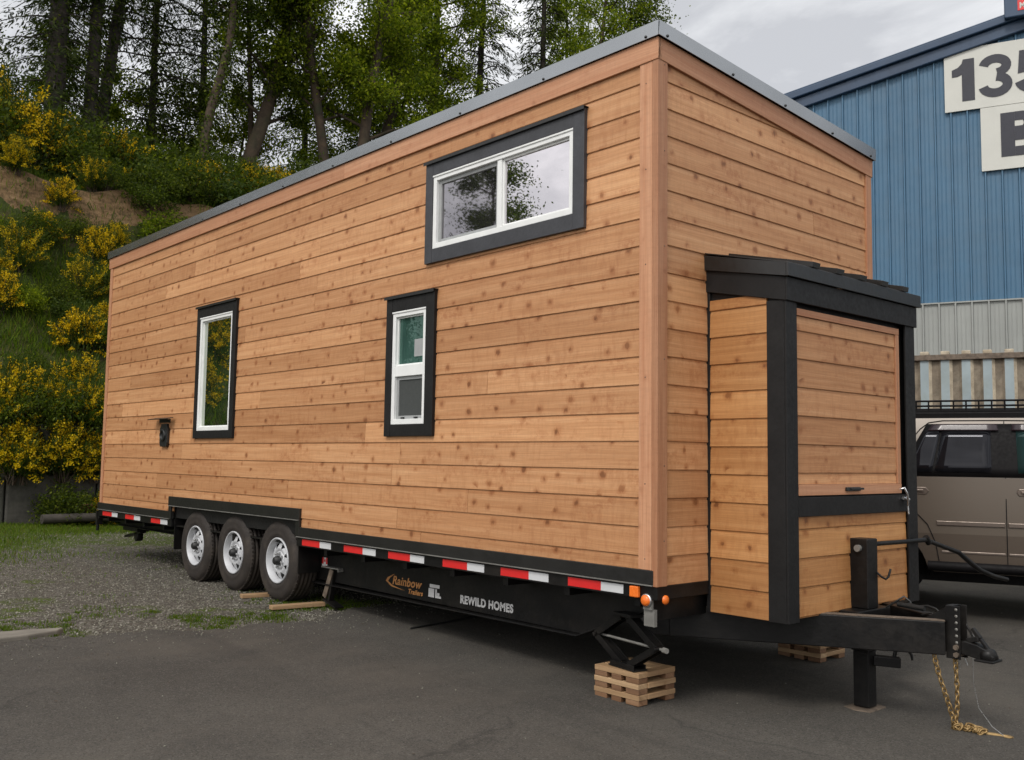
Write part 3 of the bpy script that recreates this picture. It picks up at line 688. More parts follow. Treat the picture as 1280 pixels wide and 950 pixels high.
# wheels ---------------------------------------------------------
def make_wheel(side):
    w = empty('wheel', (0, 0, 0), 0, HOUSE)
    A = (-1, 0, 0) if side < 0 else (1, 0, 0)
    R = .390; r0 = .212
    t = MB(); prof_ = [(r0, -.02), (r0 + .012, .0), (r0 + .03, .006), (.262, .014), (.268, .0115), (.30, .016), (.335, .013), (.358, .003), (.372, -.012), (.379, -.022)]
    for k, g in enumerate((-.022, -.062, -.104, -.146, -.188)):
        prof_ += [(R - .003 if k in (0, 4) else R, g - .004), (R - .003 if k in (0, 4) else R + .002, g - .030), (R - .012, g - .033), (R - .012, g - .040)]
    prof_ = prof_[:-2] + [(.372, -.226), (.335, -.245), (.26, -.245), (r0, -.22), (r0, -.02)]
    t.lathe((0, 0, R), A, prof_, 72)
    for k in range(60):   # tread blocks on the shoulder
        a = 2 * PI * k / 60
        d = Vector((0, math.cos(a), math.sin(a))); tt = Vector((0, -math.sin(a), math.cos(a))); c = Vector((0, 0, R)) + d * (R - .010) + Vector(A) * -.030
        t.obox(c - tt * .008 - Vector(A) * .015, Vector(A), tt, d, .030, .016, .0095)
    t.build('tyre', M['rubber'], w)
    r = MB()
    r.lathe((0, 0, R), A, [(r0 + .002, -.03), (r0 + .006, .004), (r0 - .004, .010), (r0 - .010, .004), (r0 - .016, -.022), (.186, -.034), (.182, -.060)], 64)
    n = 8; cols = 96; rad = [.085, .105, .118, .130, .142, .154, .165, .174, .186]
    def dz(q): return -.030 + .014 * math.sin(PI * min(1, (q - .085) / .06) ) - .030 * max(0, (q - .145) / .04) ** 1.5
    vs = []
    for q in rad:
        for k in range(cols):
            a = 2 * PI * k / cols; vs.append(Vector((0, 0, R)) + Vector((0, math.cos(a), math.sin(a))) * q + Vector(A) * dz(q))
    fs = []
    for i in range(len(rad) - 1):
        rm_ = (rad[i] + rad[i + 1]) / 2
        for k in range(cols):
            ph_ = ((k + .5) / cols * n) % 1 - .5
            if .118 < rm_ < .174 and abs(ph_) < .36 * (rm_ - .108) / .066: continue
            fs.append((i * cols + k, i * cols + (k + 1) % cols, (i + 1) * cols + (k + 1) % cols, (i + 1) * cols + k))
    r.add(vs, fs, None, .5, 0, False)
    r.lathe((0, 0, R), A, [(.085, -.030), (.080, -.022), (.045, -.022)], 32)
    r.build('rim', M['rim'], w)
    b = MB(); b.lathe((0, 0, R), A, [(.205, -.075), (.0, -.078)], 32); b.build('brake_drum', M['hubblack'], w)
    hb = MB(); hb.lathe((0, 0, R), A, [(.046, -.03), (.044, .008), (.038, .016), (.034, .032), (.026, .038), (0, .038)], 28)
    hb.build('hub', M['hubblack'], w)
    nn = MB()
    for k in range(8):
        a = 2 * PI * k / 8 + .2; c = Vector((0, 0, R)) + Vector((0, math.cos(a), math.sin(a))) * .068
        nn = MB(); nn.lathe(c, A, [(.013, -.024), (.012, -.002), (.008, .004), (0, .004)], 6, 0, False); nn.build('lug_nut', M['chrome'], w)
    return w
w0 = make_wheel(-1); w0.location = (.012, 4.68, -.002)
for yc in (5.615, 6.545):
    c = copy_tree(w0, HOUSE); c.location = (.012, yc, -.002)
w1 = make_wheel(1); w1.location = (W - .012, 4.68, -.002)
for yc in (5.615, 6.545):
    c = copy_tree(w1, HOUSE); c.location = (W - .012, yc, -.002)
for k, o in enumerate([o for o in HOUSE.children if o.name.startswith('wheel') and o.type == 'EMPTY']): o.rotation_euler = (k * .37 - .0, 0, 0) if False else (0, 0, 0)

# storage box on the tongue ---------------------------------------
BX = empty('storage_box', (.49, -.57, .45), 0, HOUSE)
def bb(m, a, b, **k): m.box((a[0] - .49, a[1] + .57, a[2] - .45), (b[0] - .49, b[1] + .57, b[2] - .45), **k)
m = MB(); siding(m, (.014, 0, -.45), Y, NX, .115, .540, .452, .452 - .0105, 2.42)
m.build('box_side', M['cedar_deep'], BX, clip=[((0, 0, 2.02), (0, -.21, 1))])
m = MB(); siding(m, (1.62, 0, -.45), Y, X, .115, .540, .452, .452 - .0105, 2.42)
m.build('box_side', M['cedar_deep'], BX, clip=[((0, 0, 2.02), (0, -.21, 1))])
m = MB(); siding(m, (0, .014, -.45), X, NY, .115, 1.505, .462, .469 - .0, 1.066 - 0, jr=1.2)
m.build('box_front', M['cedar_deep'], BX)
m = MB(); bb(m, (.505, -.545, .455), (2.10, -.006, 2.47)); m.build('box_core', M['black_trim'], BX)
# upper door
dm = MB(); siding(dm, (0, .012, -.45), X, NY, .125, 1.375, 1.26, 1.262 - PITCH * .62, 2.285, joints=False)
dr = dm.build('door', M['cedar'], BX)
m = MB()
bb(m, (.62, -.584, 1.192), (1.915, -.556, 1.258)); bb(m, (.62, -.584, 2.288), (1.915, -.556, 2.332)); bb(m, (1.868, -.583, 1.259), (1.914, -.556, 2.287), along=2)
m.build('door_trim', M['trim_wood'], BX, bevel=.002)
m = MB(); bb(m, (1.16, -.600, 1.215), (1.33, -.584, 1.240)); bb(m, (1.20, -.608, 1.222), (1.36, -.600, 1.236)); m.build('handle', M['dkgreen'], BX, bevel=.003)
m = MB(); m.tube([(1.37, -.03, .77), (1.37, -.06, .78), (1.40, -.065, .74), (1.42, -.06, .70), (1.44, -.05, .66)], .008, 8); m.tube([(1.40, -.035, .71), (1.46, -.045, .70)], .012, 8); m.tube([(1.44, -.045, .70), (1.445, -.05, .60)], .006, 6)
m.build('latch', M['chrome'], BX)
m = MB()
bb(m, (.487, -.577, .445), (.503, -.455, 2.372), along=2); bb(m, (.4875, -.592, .446), (.562, -.5775, 2.371), along=2); bb(m, (.5635, -.588, .446), (.612, -.5765, 2.371), along=2); m.build('post', M['black_trim'], BX, bevel=.003); m = MB()
bb(m, (1.992, -.592, .446), (2.128, -.577, 2.372), along=2); bb(m, (2.114, -.576, .446), (2.129, -.455, 2.372), along=2); m.build('post', M['black_trim'], BX, bevel=.003); m = MB()
bb(m, (.487, -.034, .445), (.515, -.004, 2.52), along=2); m.build('wall_post', M['black_trim'], BX, bevel=.003); m = MB(); bb(m, (2.10, -.034, .445), (2.129, -.004, 2.52), along=2)
m.build('wall_post', M['black_trim'], BX, bevel=.003)
m = MB(); bb(m, (.613, -.590, 1.066), (1.989, -.565, 1.182)); m.build('rail', M['black_trim'], BX, bevel=.003)
# fascia & roof of the box
m = MB(); bb(m, (.476, -.606, 2.362), (2.142, -.5925, 2.505))
for xx in (.476, 2.1285):
    pl = [(-.592, 2.362), (-.004, 2.482), (-.004, 2.632), (-.592, 2.505)]
    m.prism([(a + .57, b - .45) for a, b in pl], (xx - .49, 0, 0), Y, Z, X, .0135)
m.build('box_fascia', M['black_trim'], BX, bevel=.003)
m = MB(); bb(m, (.458, -.628, 2.506), (2.165, -.611, 2.588))
sl = Vector((0, .622, .146)).normalized(); un = Vector((0, -.146, .622)).normalized()
for xx in (.458, 2.150):
    pl = [(-.61, 2.506), (-.003, 2.622), (-.003, 2.718), (-.61, 2.588)]
    m.prism([(a + .57, b - .45) for a, b in pl], (xx - .49, 0, 0), Y, Z, X, .013)
m.obox(Vector((.46 - .49, -.624 + .57, 2.583 - .45)), X, sl, un, 1.70, .636, .008)
for i in range(5):
    xx = .72 + i * .29
    m.obox(Vector((xx - .49, -.632 + .57, 2.592 - .45)), X, sl, un, .085, .64, .034)
m.build('box_roof', M['flash'], BX, bevel=.002)

# tongue -----------------------------------------------------------
TG = empty('tongue', (1.3, -1.1, .4), 0, HOUSE)
def T(v): return (v[0] - 1.3, v[1] + 1.1, v[2] - .4)
m = MB()
for s in (-1, 1):
    m.bar(T((1.3 + s * .05, -1.16, .372)), T((1.3 + s * .86, .25, .372)), .075, .195)
    m.bar(T((1.3 + s * .86, .25, .372)), T((1.3 + s * .92, .36, .372)), .075, .195)
m.box(T((1.25, -1.11, .30)), T((1.35, -.62, .44))) if False else None
m.box(T((.86, -.42, .30)), T((1.74, -.34, .44)))
m.box(T((1.10, -.70, .285)), T((1.50, -.54, .475)))
m.build('a_frame', M['frame'], TG, bevel=.006)
m = MB(); m.bar(T((1.30 - .05, -1.16, .4725)), T((1.3 - .86, .25, .4725)), .070, .004); m.build('worn_edge', M['rusty'], TG)
# adjustable channel plate with holes + coupler
m = MB()
m.box(T((1.258, -1.205, .255)), T((1.342, -1.165, .562)))
m.box(T((1.250, -1.25, .255)), T((1.2575, -1.165, .562))); m.box(T((1.3425, -1.25, .255)), T((1.350, -1.165, .562)))
m.prism([(-1.165, .47), (-1.04, .47), (-1.165, .55)], (-.045, 1.1, -.4), Y, Z, X, .008)
m.prism([(-1.165, .47), (-1.04, .47), (-1.165, .55)], (.037, 1.1, -.4), Y, Z, X, .008)
m.build('channel', M['frame'], TG, bevel=.003)
m = MB()
for k in range(8):
    zz = .275 + k * .038
    for xx in (1.2498, 1.3502): m.lathe(T((xx, -1.228, zz)), NX if xx < 1.3 else X, [(.009, 0), (.009, .0006), (0, .0006)], 12)
m.build('bolt_holes', M['frame_edge'], TG)
m = MB()
for zz in (.282, .325):
    m.tube([T((1.232, -1.228, zz)), T((1.368, -1.228, zz))], .016, 6)
m.build('bolt', M['rusty'], TG)
m = MB()
pl = [(-1.205, .285), (-1.205, .350), (-1.27, .365), (-1.34, .352), (-1.40, .325), (-1.43, .295), (-1.43, .275), (-1.36, .268), (-1.27, .285)]
m.prism([(a + 1.1, b - .4) for a, b in pl], (-.038, 0, 0), Y, Z, X, .076)
m.lathe(T((1.3, -1.385, .268)), Z, [(.03, 0), (.046, .0), (.050, .03), (.046, .05), (.030, .066), (0, .070)], 20)
m.box(T((1.235, -1.44, .262)), T((1.365, -1.33, .276)))
m.bar(T((1.3, -1.27, .365)), T((1.3, -1.34, .385)), .04, .03)
m.build('coupler', M['frame'], TG, bevel=.005)
m = MB(); m.bar(T((1.3, -1.40, .315)), T((1.3, -1.345, .385)), .030, .018); m.bar(T((1.3, -1.345, .385)), T((1.3, -1.30, .440)), .030, .022); m.build('coupler_lever', M['frame'], TG, bevel=.004)
m = MB(); m.tube([T((1.3, -1.31, .375)), T((1.3, -1.265, .455))], .007, 6); m.build('safety_pin', M['frame'], TG)
m = MB(); m.box(T((1.205, -1.13, .275)), T((1.25, -1.03, .325))); m.box(T((1.20, -1.135, .318)), T((1.252, -1.02, .332))); m.build('chain_bracket', M['frame'], TG, bevel=.004)
# breakaway loops and cable
m = MB()
m.tube([T(p) for p in ((1.40, -.72, .48), (1.40, -.78, .52), (1.42, -.83, .56), (1.44, -.86, .53), (1.43, -.88, .49))], .006, 6)
m.tube([T(p) for p in ((1.42, -.86, .52), (1.40, -.93, .51), (1.38, -1.0, .525), (1.36, -1.06, .515), (1.34, -1.10, .49))], .007, 6)
m.tube([T(p) for p in ((1.40, -.80, .51), (1.38, -.98, .505))], .016, 8)
m.tube([T(p) for p in ((1.30, -1.0, .48), (1.28, -1.07, .50), (1.26, -1.10, .475))], .005, 6)
m.build('brake_cable', M['dkgreen'], TG)
m = MB()
m.tube([T(p) for p in ((1.34, -1.25, .45), (1.33, -1.28, .41), (1.33, -1.30, .38), (1.31, -1.295, .26), (1.32, -1.29, .12), (1.335, -1.31, -.02), (1.37, -1.37, -.12), (1.40, -1.42, -.165))], .0022, 5)
m.tube([T(p) for p in ((1.30, -1.25, .26), (1.31, -1.262, .22))], .004, 5); m.tube([T(p) for p in ((1.29, -1.225, .26), (1.30, -1.22, .19))], .004, 5)
m.build('breakaway_wire', M['chrome'], TG)

# chain: individual oval links strung along a path, one mesh per chain
def chain(path, name='safety_chain'):
    m = MB(); pitch = .030
    pts = [Vector(p) for p in path]; seg = [(pts[i + 1] - pts[i]).length for i in range(len(pts) - 1)]; tot = sum(seg); n_ = int(tot / pitch)
    def at(d):
        for i, s in enumerate(seg):
            if d <= s: return pts[i].lerp(pts[i + 1], d / s)
            d -= s
        return pts[-1]
    for k in range(n_):
        p = at(k * pitch); q = at(min(tot, (k + 1) * pitch)); t = (q - p).normalized(); c = (p + q) / 2
        u = Vector((.3, .9, .2)); u = (u - t * u.dot(t)).normalized(); v = t.cross(u)
        a = (0 if k % 2 else PI / 2) + rnd.uniform(-.3, .3); s = u * math.cos(a) + v * math.sin(a)
        ring = [c + t * (math.cos(2 * PI * j / 10) * .0215) + s * (math.sin(2 * PI * j / 10) * .0140) for j in range(11)]
        m.tube(ring, .0048, 6, cap=False)
    return m.build(name, M['gold'], TG)
gz = -.172
chain([T(p) for p in ((1.225, -1.10, .305), (1.215, -1.115, .24), (1.23, -1.13, .15), (1.25, -1.15, .06), (1.28, -1.165, -.03), (1.30, -1.175, -.10), (1.31, -1.18, -.16))])
chain([T(p) for p in ((1.29, -1.20, .27), (1.295, -1.205, .10), (1.305, -1.20, -.02), (1.31, -1.19, -.10), (1.315, -1.185, -.15), (1.33, -1.20, -.165))])
rr = random.Random(3); pile = []
for k in range(34):
    f = k / 33; pile.append(T((1.31 + .04 * f + rr.uniform(-.035, .035), -1.19 - .14 * f + rr.uniform(-.03, .03), gz + .012 + abs(rr.gauss(0, .02)) * (1 - .6 * f))))
chain(pile)
m = MB()
hk = [T(p) for p in ((1.36, -1.335, -.165), (1.385, -1.375, -.168), (1.405, -1.41, -.170), (1.42, -1.445, -.170), (1.412, -1.462, -.168), (1.395, -1.458, -.167), (1.385, -1.43, -.167))]
m.tube(hk, [.012, .013, .011, .010, .009, .008, .005], 8); m.build('chain_hook', M['gold'], TG)

# tongue jack
JK = empty('tongue_jack', (1.3, -.62, -.16), 0, HOUSE)
def J(v): return (v[0] - 1.3, v[1] + .62, v[2] + .16)
m = MB(); m.box(J((1.236, -.69, .475)), J((1.364, -.555, .915))); m.box(J((1.24, -.685, .21)), J((1.36, -.56, .474)))
m.build('jack_post', M['frame'], JK, bevel=.008)
m = MB(); m.box(J((1.25, -.675, -.135)), J((1.35, -.57, .212))); m.build('drop_leg', M['frame'], JK, bevel=.006)
m = MB(); m.prism([(-.10, -.09), (.10, -.09), (.13, 0), (.10, .09), (-.10, .09), (-.13, 0)], (0, 0, .004), X, Y, Z, .016); m.build('jack_foot', M['rusty'], JK, bevel=.003)
m = MB(); m.tube([J((1.21, -.63, .855)), J((1.24, -.63, .855))], .022, 10); m.build('gear_bolt', M['frame_edge'], JK)
m = MB(); m.lathe(J((1.37, -.63, .79)), X, [(.006, 0), (.006, .003), (0, .003)], 8); m.build('gear_bolt', M['frame_edge'], JK); m = MB(); m.lathe(J((1.37, -.61, .73)), X, [(.01, 0), (.009, .004), (0, .004)], 8); m.build('gear_bolt', M['frame_edge'], JK)
m = MB(); m.tube([J((1.364, -.625, .872)), J((2.19, -.625, .864))], .0155, 10); m.tube([J((2.17, -.625, .885)), J((2.21, -.63, .84))], .022, 8); m.build('crank_rod', M['frame'], JK)
m = MB(); m.tube([J(p) for p in ((2.20, -.63, .858), (2.36, -.66, .812), (2.52, -.70, .765), (2.62, -.74, .690), (2.70, -.77, .635), (2.84, -.81, .585), (2.98, -.85, .555))], [.016, .016, .017, .018, .018, .017, .015], 10); m.build('crank_handle', M['frame'], JK)
m = MB(); m.tube([J(p) for p in ((1.345, -.692, .70), (1.35, -.72, .675), (1.375, -.735, .66), (1.40, -.74, .675), (1.43, -.74, .72))], .007, 8); m.build('cord_hook', M['frame'], JK)
m = MB(); m.bar(J((1.34, -.66, .150)), J((1.42, -.80, .145)), .07, .060); m.tube([J(p) for p in ((1.40, -.765, .16), (1.405, -.775, .215), (1.425, -.80, .245), (1.445, -.835, .232), (1.455, -.855, .195), (1.455, -.86, .165))], [.013, .013, .012, .011, .009, .007], 8); m.build('pull_pin', M['frame'], JK, bevel=.004)

# scissor jacks on cribbing
def scissor(x, y, rz, zb, zt):
    S = empty('scissor_jack', (x, y, zb), rz, HOUSE); h = zt - zb - .02; hw = .30
    m = MB(); m.box((-.055, -.13, 0), (.055, .13, .008)); m.box((-.05, -.12, .008), (-.045, .12, .035)); m.box((.045, -.12, .008), (.05, .12, .035)); m.build('base_plate', M['frame'], S, bevel=.002)
    m = MB()
    mid = h * .52
    for s in (-1, 1):
        for xx in (-.032, .032):
            m.bar((xx, s * .035, .022), (xx, s * hw, mid), .006, .042); m.bar((xx, s * hw, mid), (xx, s * .035, h), .006, .042)
        m.bar((0, s * .05, .035), (0, s * hw * .97, mid - .008), .056, .004, up=(0, -s * .5, 1)); m.bar((0, s * hw * .97, mid + .015), (0, s * .05, h - .0), .056, .004, up=(0, s * .5, 1))
        m.tube([(-.045, s * hw, mid), (.045, s * hw, mid)], .014, 10)
        for zz in (.022, h): m.tube([(-.042, s * .035, zz), (.042, s * .035, zz)], .011, 8)
    m.build('scissor_arm', M['frame'], S, bevel=.001)
    m = MB(); m.tube([(0, -hw - .05, mid), (0, hw + .02, mid)], .009, 8); m.tube([(0, -hw - .075, mid), (0, -hw - .04, mid)], .017, 6, smooth=False); m.build('screw', M['frame_edge'], S)
    m = MB(); m.box((-.05, -.09, h), (.05, .09, h + .02)); m.build('top_plate', M['frame'], S, bevel=.002)
    return S
scissor(.155, .36, R_(-10), .086, .425); scissor(W - .155, .36, R_(10), .086, .425)
# folded stabiliser leg behind the wheels, another near the back
def stab(x, y, rz=0):
    S = empty('stabiliser', (x, y, .36), rz, HOUSE)
    m = MB(); m.box((-.05, -.16, .0), (.05, .14, .012)); m.box((-.05, -.16, -.02), (.05, -.148, .0)); m.build('bracket', M['frame_edge'], S, bevel=.002)
    m = MB()
    for xx in (-.03, .03): m.bar((xx, -.02, -.01), (xx * 1.0, .10, -.27), .012, .06, up=(0, 1, .3))
    m.bar((0, .01, -.01), (0, .115, -.26), .05, .012, up=(0, 1, .3)); m.build('leg', M['rusty'], S, bevel=.002)
    m = MB(); m.bar((0, -.03, -.02), (0, .04, -.30), .05, .03); m.bar((0, -.12, -.345), (0, .10, -.29), .10, .012); m.build('foot', M['frame'], S, bevel=.002)
stab(.24, 4.03); stab(W - .24, 4.03)
def rearjack(x):
    S = empty('stabiliser', (x, 9.05, .43), 0, HOUSE)
    m = MB(); m.box((-.08, -.25, -.05), (.08, .25, .0)); m.bar((0, -.25, -.05), (0, .3, -.14), .08, .03); m.lathe((0, -.1, -.12), X, [(0, -.04), (.06, -.04), (.06, .04), (0, .04)], 14); m.build('bracket', M['frame'], S, bevel=.003)
rearjack(.3); rearjack(W - .3)
m = MB(); m.box((-.03, LEN + .045, .44), (.05, LEN + .10, .62)); m.tube([(-.01, LEN + .06, .44), (-.01, LEN + .06, .36)], .02, 8); m.build('rear_bracket', M['frame'], HOUSE, bevel=.003)

# ------------------------------------------------------------------ cribbing and planks
def cribbing(label, x0, y0, x1, y1, zt):
    zb = H((x0 + x1) / 2, (y0 + y1) / 2) + .012
    E = empty('wood_cribbing', (x0, y0, zb)); tag(E, label, 'wood blocks', 'cribbing stacks under the front jacks')
    lx, ly = x1 - x0, y1 - y0; lh = (zt - zb) / 6; 
    for lay in range(6):
        z = lay * lh
        if lay % 2 == 1:
            d = MB()
            wx = lx / 3.6
            for k in range(3):
                d.box((k * wx * 1.0 + .001, rr.uniform(-.004, .004) + (.0 if k == 0 else .075), z), ((k + 1) * wx - .012, ly + rr.uniform(-.004, .004), z + lh - .0012), along=1, tone=rnd.random())
                d.build('deck_board', M['raw'], E, bevel=.003); d = MB()
            d.box((3 * wx + .001, .075, z), (lx, ly, z + lh - .0012), along=1); d.build('deck_board', M['raw'], E, bevel=.003); d = MB()
            d.box((wx - .010, rr.uniform(-.004, .004), z), (lx + rr.uniform(-.004, .004), .073, z + lh - .0012), along=0)
            d.build('deck_board', M['raw'], E, bevel=.003)
            # edge strip so the left face reads as a long board
        else:
            d = MB()
            for (a, b) in ((.0, .30), (.38, .62), (.70, 1.0)):
                for (c, e_) in ((0, .26), (.74, 1.0)):
                    d = MB(); d.box((lx * c + .003, ly * a + .004, z), (lx * e_ - .003, ly * b - .004, z + lh - .0012), along=1); d.build('spacer_block', M['pallet_dark'], E, bevel=.003)
    return E
cribbing('stack of small pallet boards under the near scissor jack beside the asphalt', .075, .20, .43, .575, .0845)
cribbing('stack of pallet boards half hidden behind the trailer tongue jack', 2.165, .20, 2.53, .575, .0845)
def plank(label, p0, p1, w, h, z):
    p0, p1 = Vector(p0), Vector(p1); c = (p0 + p1) / 2
    m = MB(); d = (p1 - p0); m.box((-d.length / 2, -w / 2, 0), (d.length / 2, w / 2, h), along=0)
    o = m.build('plank', M['raw'], bevel=.004); o.location = (c.x, c.y, z); o.rotation_euler = (0, 0, math.atan2(d.y, d.x))
    return tag(o, label, 'plank', 'planks chocked by the trailer tyres')
plank('short pale plank wedged beside the front trailer tyre nearest the camera', (-.27, 4.25, 0), (.23, 4.17, 0), .09, .036, .004)
plank('short pale plank end between the front and middle trailer tyres', (-.16, 5.06, 0), (.12, 5.0, 0), .09, .036, .004)

# ------------------------------------------------------------------ SUV
d_ = Vector((.3746, -.9272, 0)); ow = Vector((-.9272, -.3746, 0))
SUV = empty('suv', (5.2413, .0196, H(5.24, 0) + .012), math.atan2(d_.y, d_.x))
# local frame: x forward, y to the left of the car (away from the camera), so the near side is y = 0 and outward is -y
tag(SUV, 'champagne and taupe four door suv with black roof basket parked by the container', 'suv')
CW = 1.98
FR, RR_ = 2.45, -2.55
def hood(s):
    if s < 1.15: return 1.395
    if s < 1.35: return 1.395 - (s - 1.15) * .5
    return 1.295 - (s - 1.35) * .13
WH = (-1.20, 1.82); WR = .40; AR = .50
def low(s):
    b = .47 if -.8 < s < 1.2 else .50
    for w in WH:
        if abs(s - w) < AR: b = max(b, WR + .02 + math.sqrt(AR * AR - (s - w) ** 2))
    return b
def bw(z, s=0):
    t = (z - .95) / .55
    return .022 * max(0, 1 - t * t) + (.0 if s < 2.2 else 0) - .06 * max(0, (s - 2.0) / .45) ** 2 - .05 * max(0, (-2.2 - s) / .35) ** 2
def panel(m, ss, lo, hi, wf, rows, mi=0, far=False, flip=False):
    vs = []; 
    for s in ss:
        for j in range(rows + 1):
            z = lo(s) + (hi(s) - lo(s)) * j / rows; y = -wf(z, s)
            vs.append((s, CW - y if far else y, z))
    n = rows + 1; fs = []
    for i in range(len(ss) - 1):
        for j in range(rows):
            f = (i * n + j, (i + 1) * n + j, (i + 1) * n + j + 1, i * n + j + 1); fs.append(f[::-1] if far else f)
    m.add(vs, fs, None, .5, mi, True)
ss = []
for q in sorted(rng(RR_, FR, .05) + [w + AR * math.cos(a) for w in WH for a in rng(0, PI, PI / 20)]):
    if not ss or q - ss[-1] > .012: ss.append(q)
m = MB(); SPL = .845
for far in (False, True):
    panel(m, ss, lambda s: max(low(s), SPL) if low(s) < SPL else low(s), hood, bw, 7, 0, far)
    panel(m, ss, low, lambda s: max(low(s), SPL), bw, 4, 1, far)
# hood/belt deck, nose, tail
def strip(m, pts0, pts1, mi=0, nx=8, crown=0.0):
    vs = []; n = len(pts0)
    for i in range(n):
        a, b = Vector(pts0[i]), Vector(pts1[i])
        for k in range(nx + 1):
            t = k / nx; q = a.lerp(b, t); q.z += crown * (1 - (2 * t - 1) ** 2); vs.append(q)
    m.add(vs, [(i * (nx + 1) + k, (i + 1) * (nx + 1) + k, (i + 1) * (nx + 1) + k + 1, i * (nx + 1) + k + 1) for i in range(n - 1) for k in range(nx)], None, .5, mi, True)
strip(m, [(s, -bw(hood(s), s), hood(s)) for s in ss], [(s, CW + bw(hood(s), s), hood(s)) for s in ss], 0, 8, .03)
for s, z0, z1 in ((FR, .5, hood(FR)), (RR_, .5, 1.395)):
    zz = rng(z0, z1, .1); pa = [(s, -bw(z, s), z) for z in zz]; pb = [(s, CW + bw(z, s), z) for z in zz]
    strip(m, pa, pb, 0)
for w in WH:   # wheel housings
    for far in (0, 1):
        vs = []; an = rng(0, PI, PI / 16)
        for a in an:
            for dy in (0, .3): vs.append((w + AR * math.cos(a), (dy + .0) if not far else CW - dy, WR + .02 + AR * math.sin(a)))
        m.add(vs, [(2 * i, 2 * i + 1, 2 * i + 3, 2 * i + 2) for i in range(len(an) - 1)], None, .5, 2)
m.box((RR_ + .1, .3, .35), (FR - .1, CW - .3, .62), mi=2)
m.build('body', [M['suv'], M['suv_low'], M['suv_black']], SUV)
# greenhouse
ROOF = 1.99
def gw(z, s=0): return -.01 - .17 * max(0, (z - 1.39) / .60) ** 1.25
def roofz(s): return ROOF - .02 * ((s + .4) / 2) ** 2 - .03 * max(0, s - .6)
def gtop(s):
    z = roofz(s)
    if s > .62: z = min(z, 1.39 + (1.42 - s) * .75 + .0)
    if s < -2.30: z = min(z, 1.39 + (s + 2.52) * 2.6)
    return max(z, 1.392)
gs = rng(-2.52, 1.42, .06)
m = MB()
for far in (False, True): panel(m, gs, lambda s: 1.388, gtop, gw, 8, 0, far)
strip(m, [(s, -gw(gtop(s)), gtop(s)) for s in gs], [(s, CW + gw(gtop(s)), gtop(s)) for s in gs], 0, 8, .035)
m.build('cabin', M['suv'], SUV)
def gpt(s, z, off): 
    return Vector((s, -(gw(z) + off), z))
def gpoly(pts, off, mats, name, thick=.004, grid=6):
    m = MB(); n = len(pts); vs = []; 
    # pts: quad as bl, br, tr, tl -> curved patch
    bl, br, tr, tl = pts
    for j in range(grid + 1):
        t = j / grid
        a = (bl[0] + (tl[0] - bl[0]) * t, bl[1] + (tl[1] - bl[1]) * t); b = (br[0] + (tr[0] - br[0]) * t, br[1] + (tr[1] - br[1]) * t)
        for k in range(grid + 1):
            u = k / grid; s, z = a[0] + (b[0] - a[0]) * u, a[1] + (b[1] - a[1]) * u; vs.append(gpt(s, z, off))
    g = grid + 1; m.add(vs, [(j * g + k, j * g + k + 1, (j + 1) * g + k + 1, (j + 1) * g + k) for j in range(grid) for k in range(grid)], None, .5, 0, True)
    o = m.build(name, mats, SUV); md = o.modifiers.new('thick', 'SOLIDIFY'); md.thickness = thick; md.offset = 0
    return o
gpoly([(-.98, 1.405), (1.20, 1.405), (.78, 1.93), (-.70, 1.93)], .004, M['suv_black'], 'window_surround')
gpoly([(-.885, 1.445), (-.655, 1.445), (-.575, 1.87), (-.70, 1.87)], .009, M['suv_glass'], 'window')
gpoly([(-.63, 1.445), (-.12, 1.445), (-.12, 1.87), (-.555, 1.87)], .009, M['suv_glass'], 'window')
gpoly([(.11, 1.445), (.95, 1.445), (.62, 1.87), (.10, 1.87)], .009, M['suv_glass2'], 'window')
gpoly([(-2.25, 1.45), (-1.15, 1.45), (-1.0, 1.87), (-2.15, 1.87)], .006, M['suv_glass'], 'window')
gpoly([(-.69, 1.862), (-.05, 1.862), (-.06, 1.925), (-.64, 1.925)], .030, M['plum'], 'wind_deflector', .006)
gpoly([(.06, 1.862), (.70, 1.862), (.62, 1.925), (.07, 1.925)], .030, M['plum'], 'wind_deflector', .006)
# seams
def seam(pts, wd=.008):
    m = MB()
    for i in range(len(pts) - 1):
        a, b = pts[i], pts[i + 1]
        f = lambda q: Vector((q[0], -(bw(q[1], q[0]) if q[1] < 1.39 else gw(q[1])) - .004, q[1]))
        p, q = f(a), f(b); m.bar(p, q, wd, .007, up=(0, -1, 0))
    return m
m = MB()
for pts in ([(0, .52), (0, .8), (0, 1.1), (0, 1.39), (.0, 1.6), (.0, 1.8), (0, 1.955)], [(-.60, .56), (-.63, .75), (-.70, .93), (-.84, 1.08), (-.96, 1.2), (-1.0, 1.39), (-.96, 1.6), (-.86, 1.75), (-.76, 1.88), (-.68, 1.945), (-.55, 1.965), (0, 1.965), (.55, 1.955)],
            [(1.18, .52), (1.2, .9), (1.2, 1.39)]):
    seam(pts).build('door_seam', M['suv_black'], SUV)
def handle(s0):
    z = 1.262; h = MB()
    h.prism([(s0 - .11, z - .035), (s0 + .09, z - .04), (s0 + .12, z), (s0 + .09, z + .035), (s0 - .11, z + .035), (s0 - .13, z)], (0, -.012, 0), X, Z, NY, .012)
    o = h.build('door_handle', M['suv_trim'], SUV, bevel=.006)
    g = MB(); g.box((s0 - .09, -.040, z - .012), (s0 + .07, -.025, z + .014)); g.build('grip', M['suv_trim'], o, bevel=.006)
handle(-.80); handle(.22)
m = MB()
for a, b in ((-.62, -.012), (.012, 1.15)): m.box((a, -.034, .925), (b, -.020, .970))
for a, b in ((-.58, -.012), (.012, 1.17)): m.box((a, -.022, .655), (b, -.010, .680))
m.build('side_moulding', M['suv_trim'], SUV, bevel=.007)
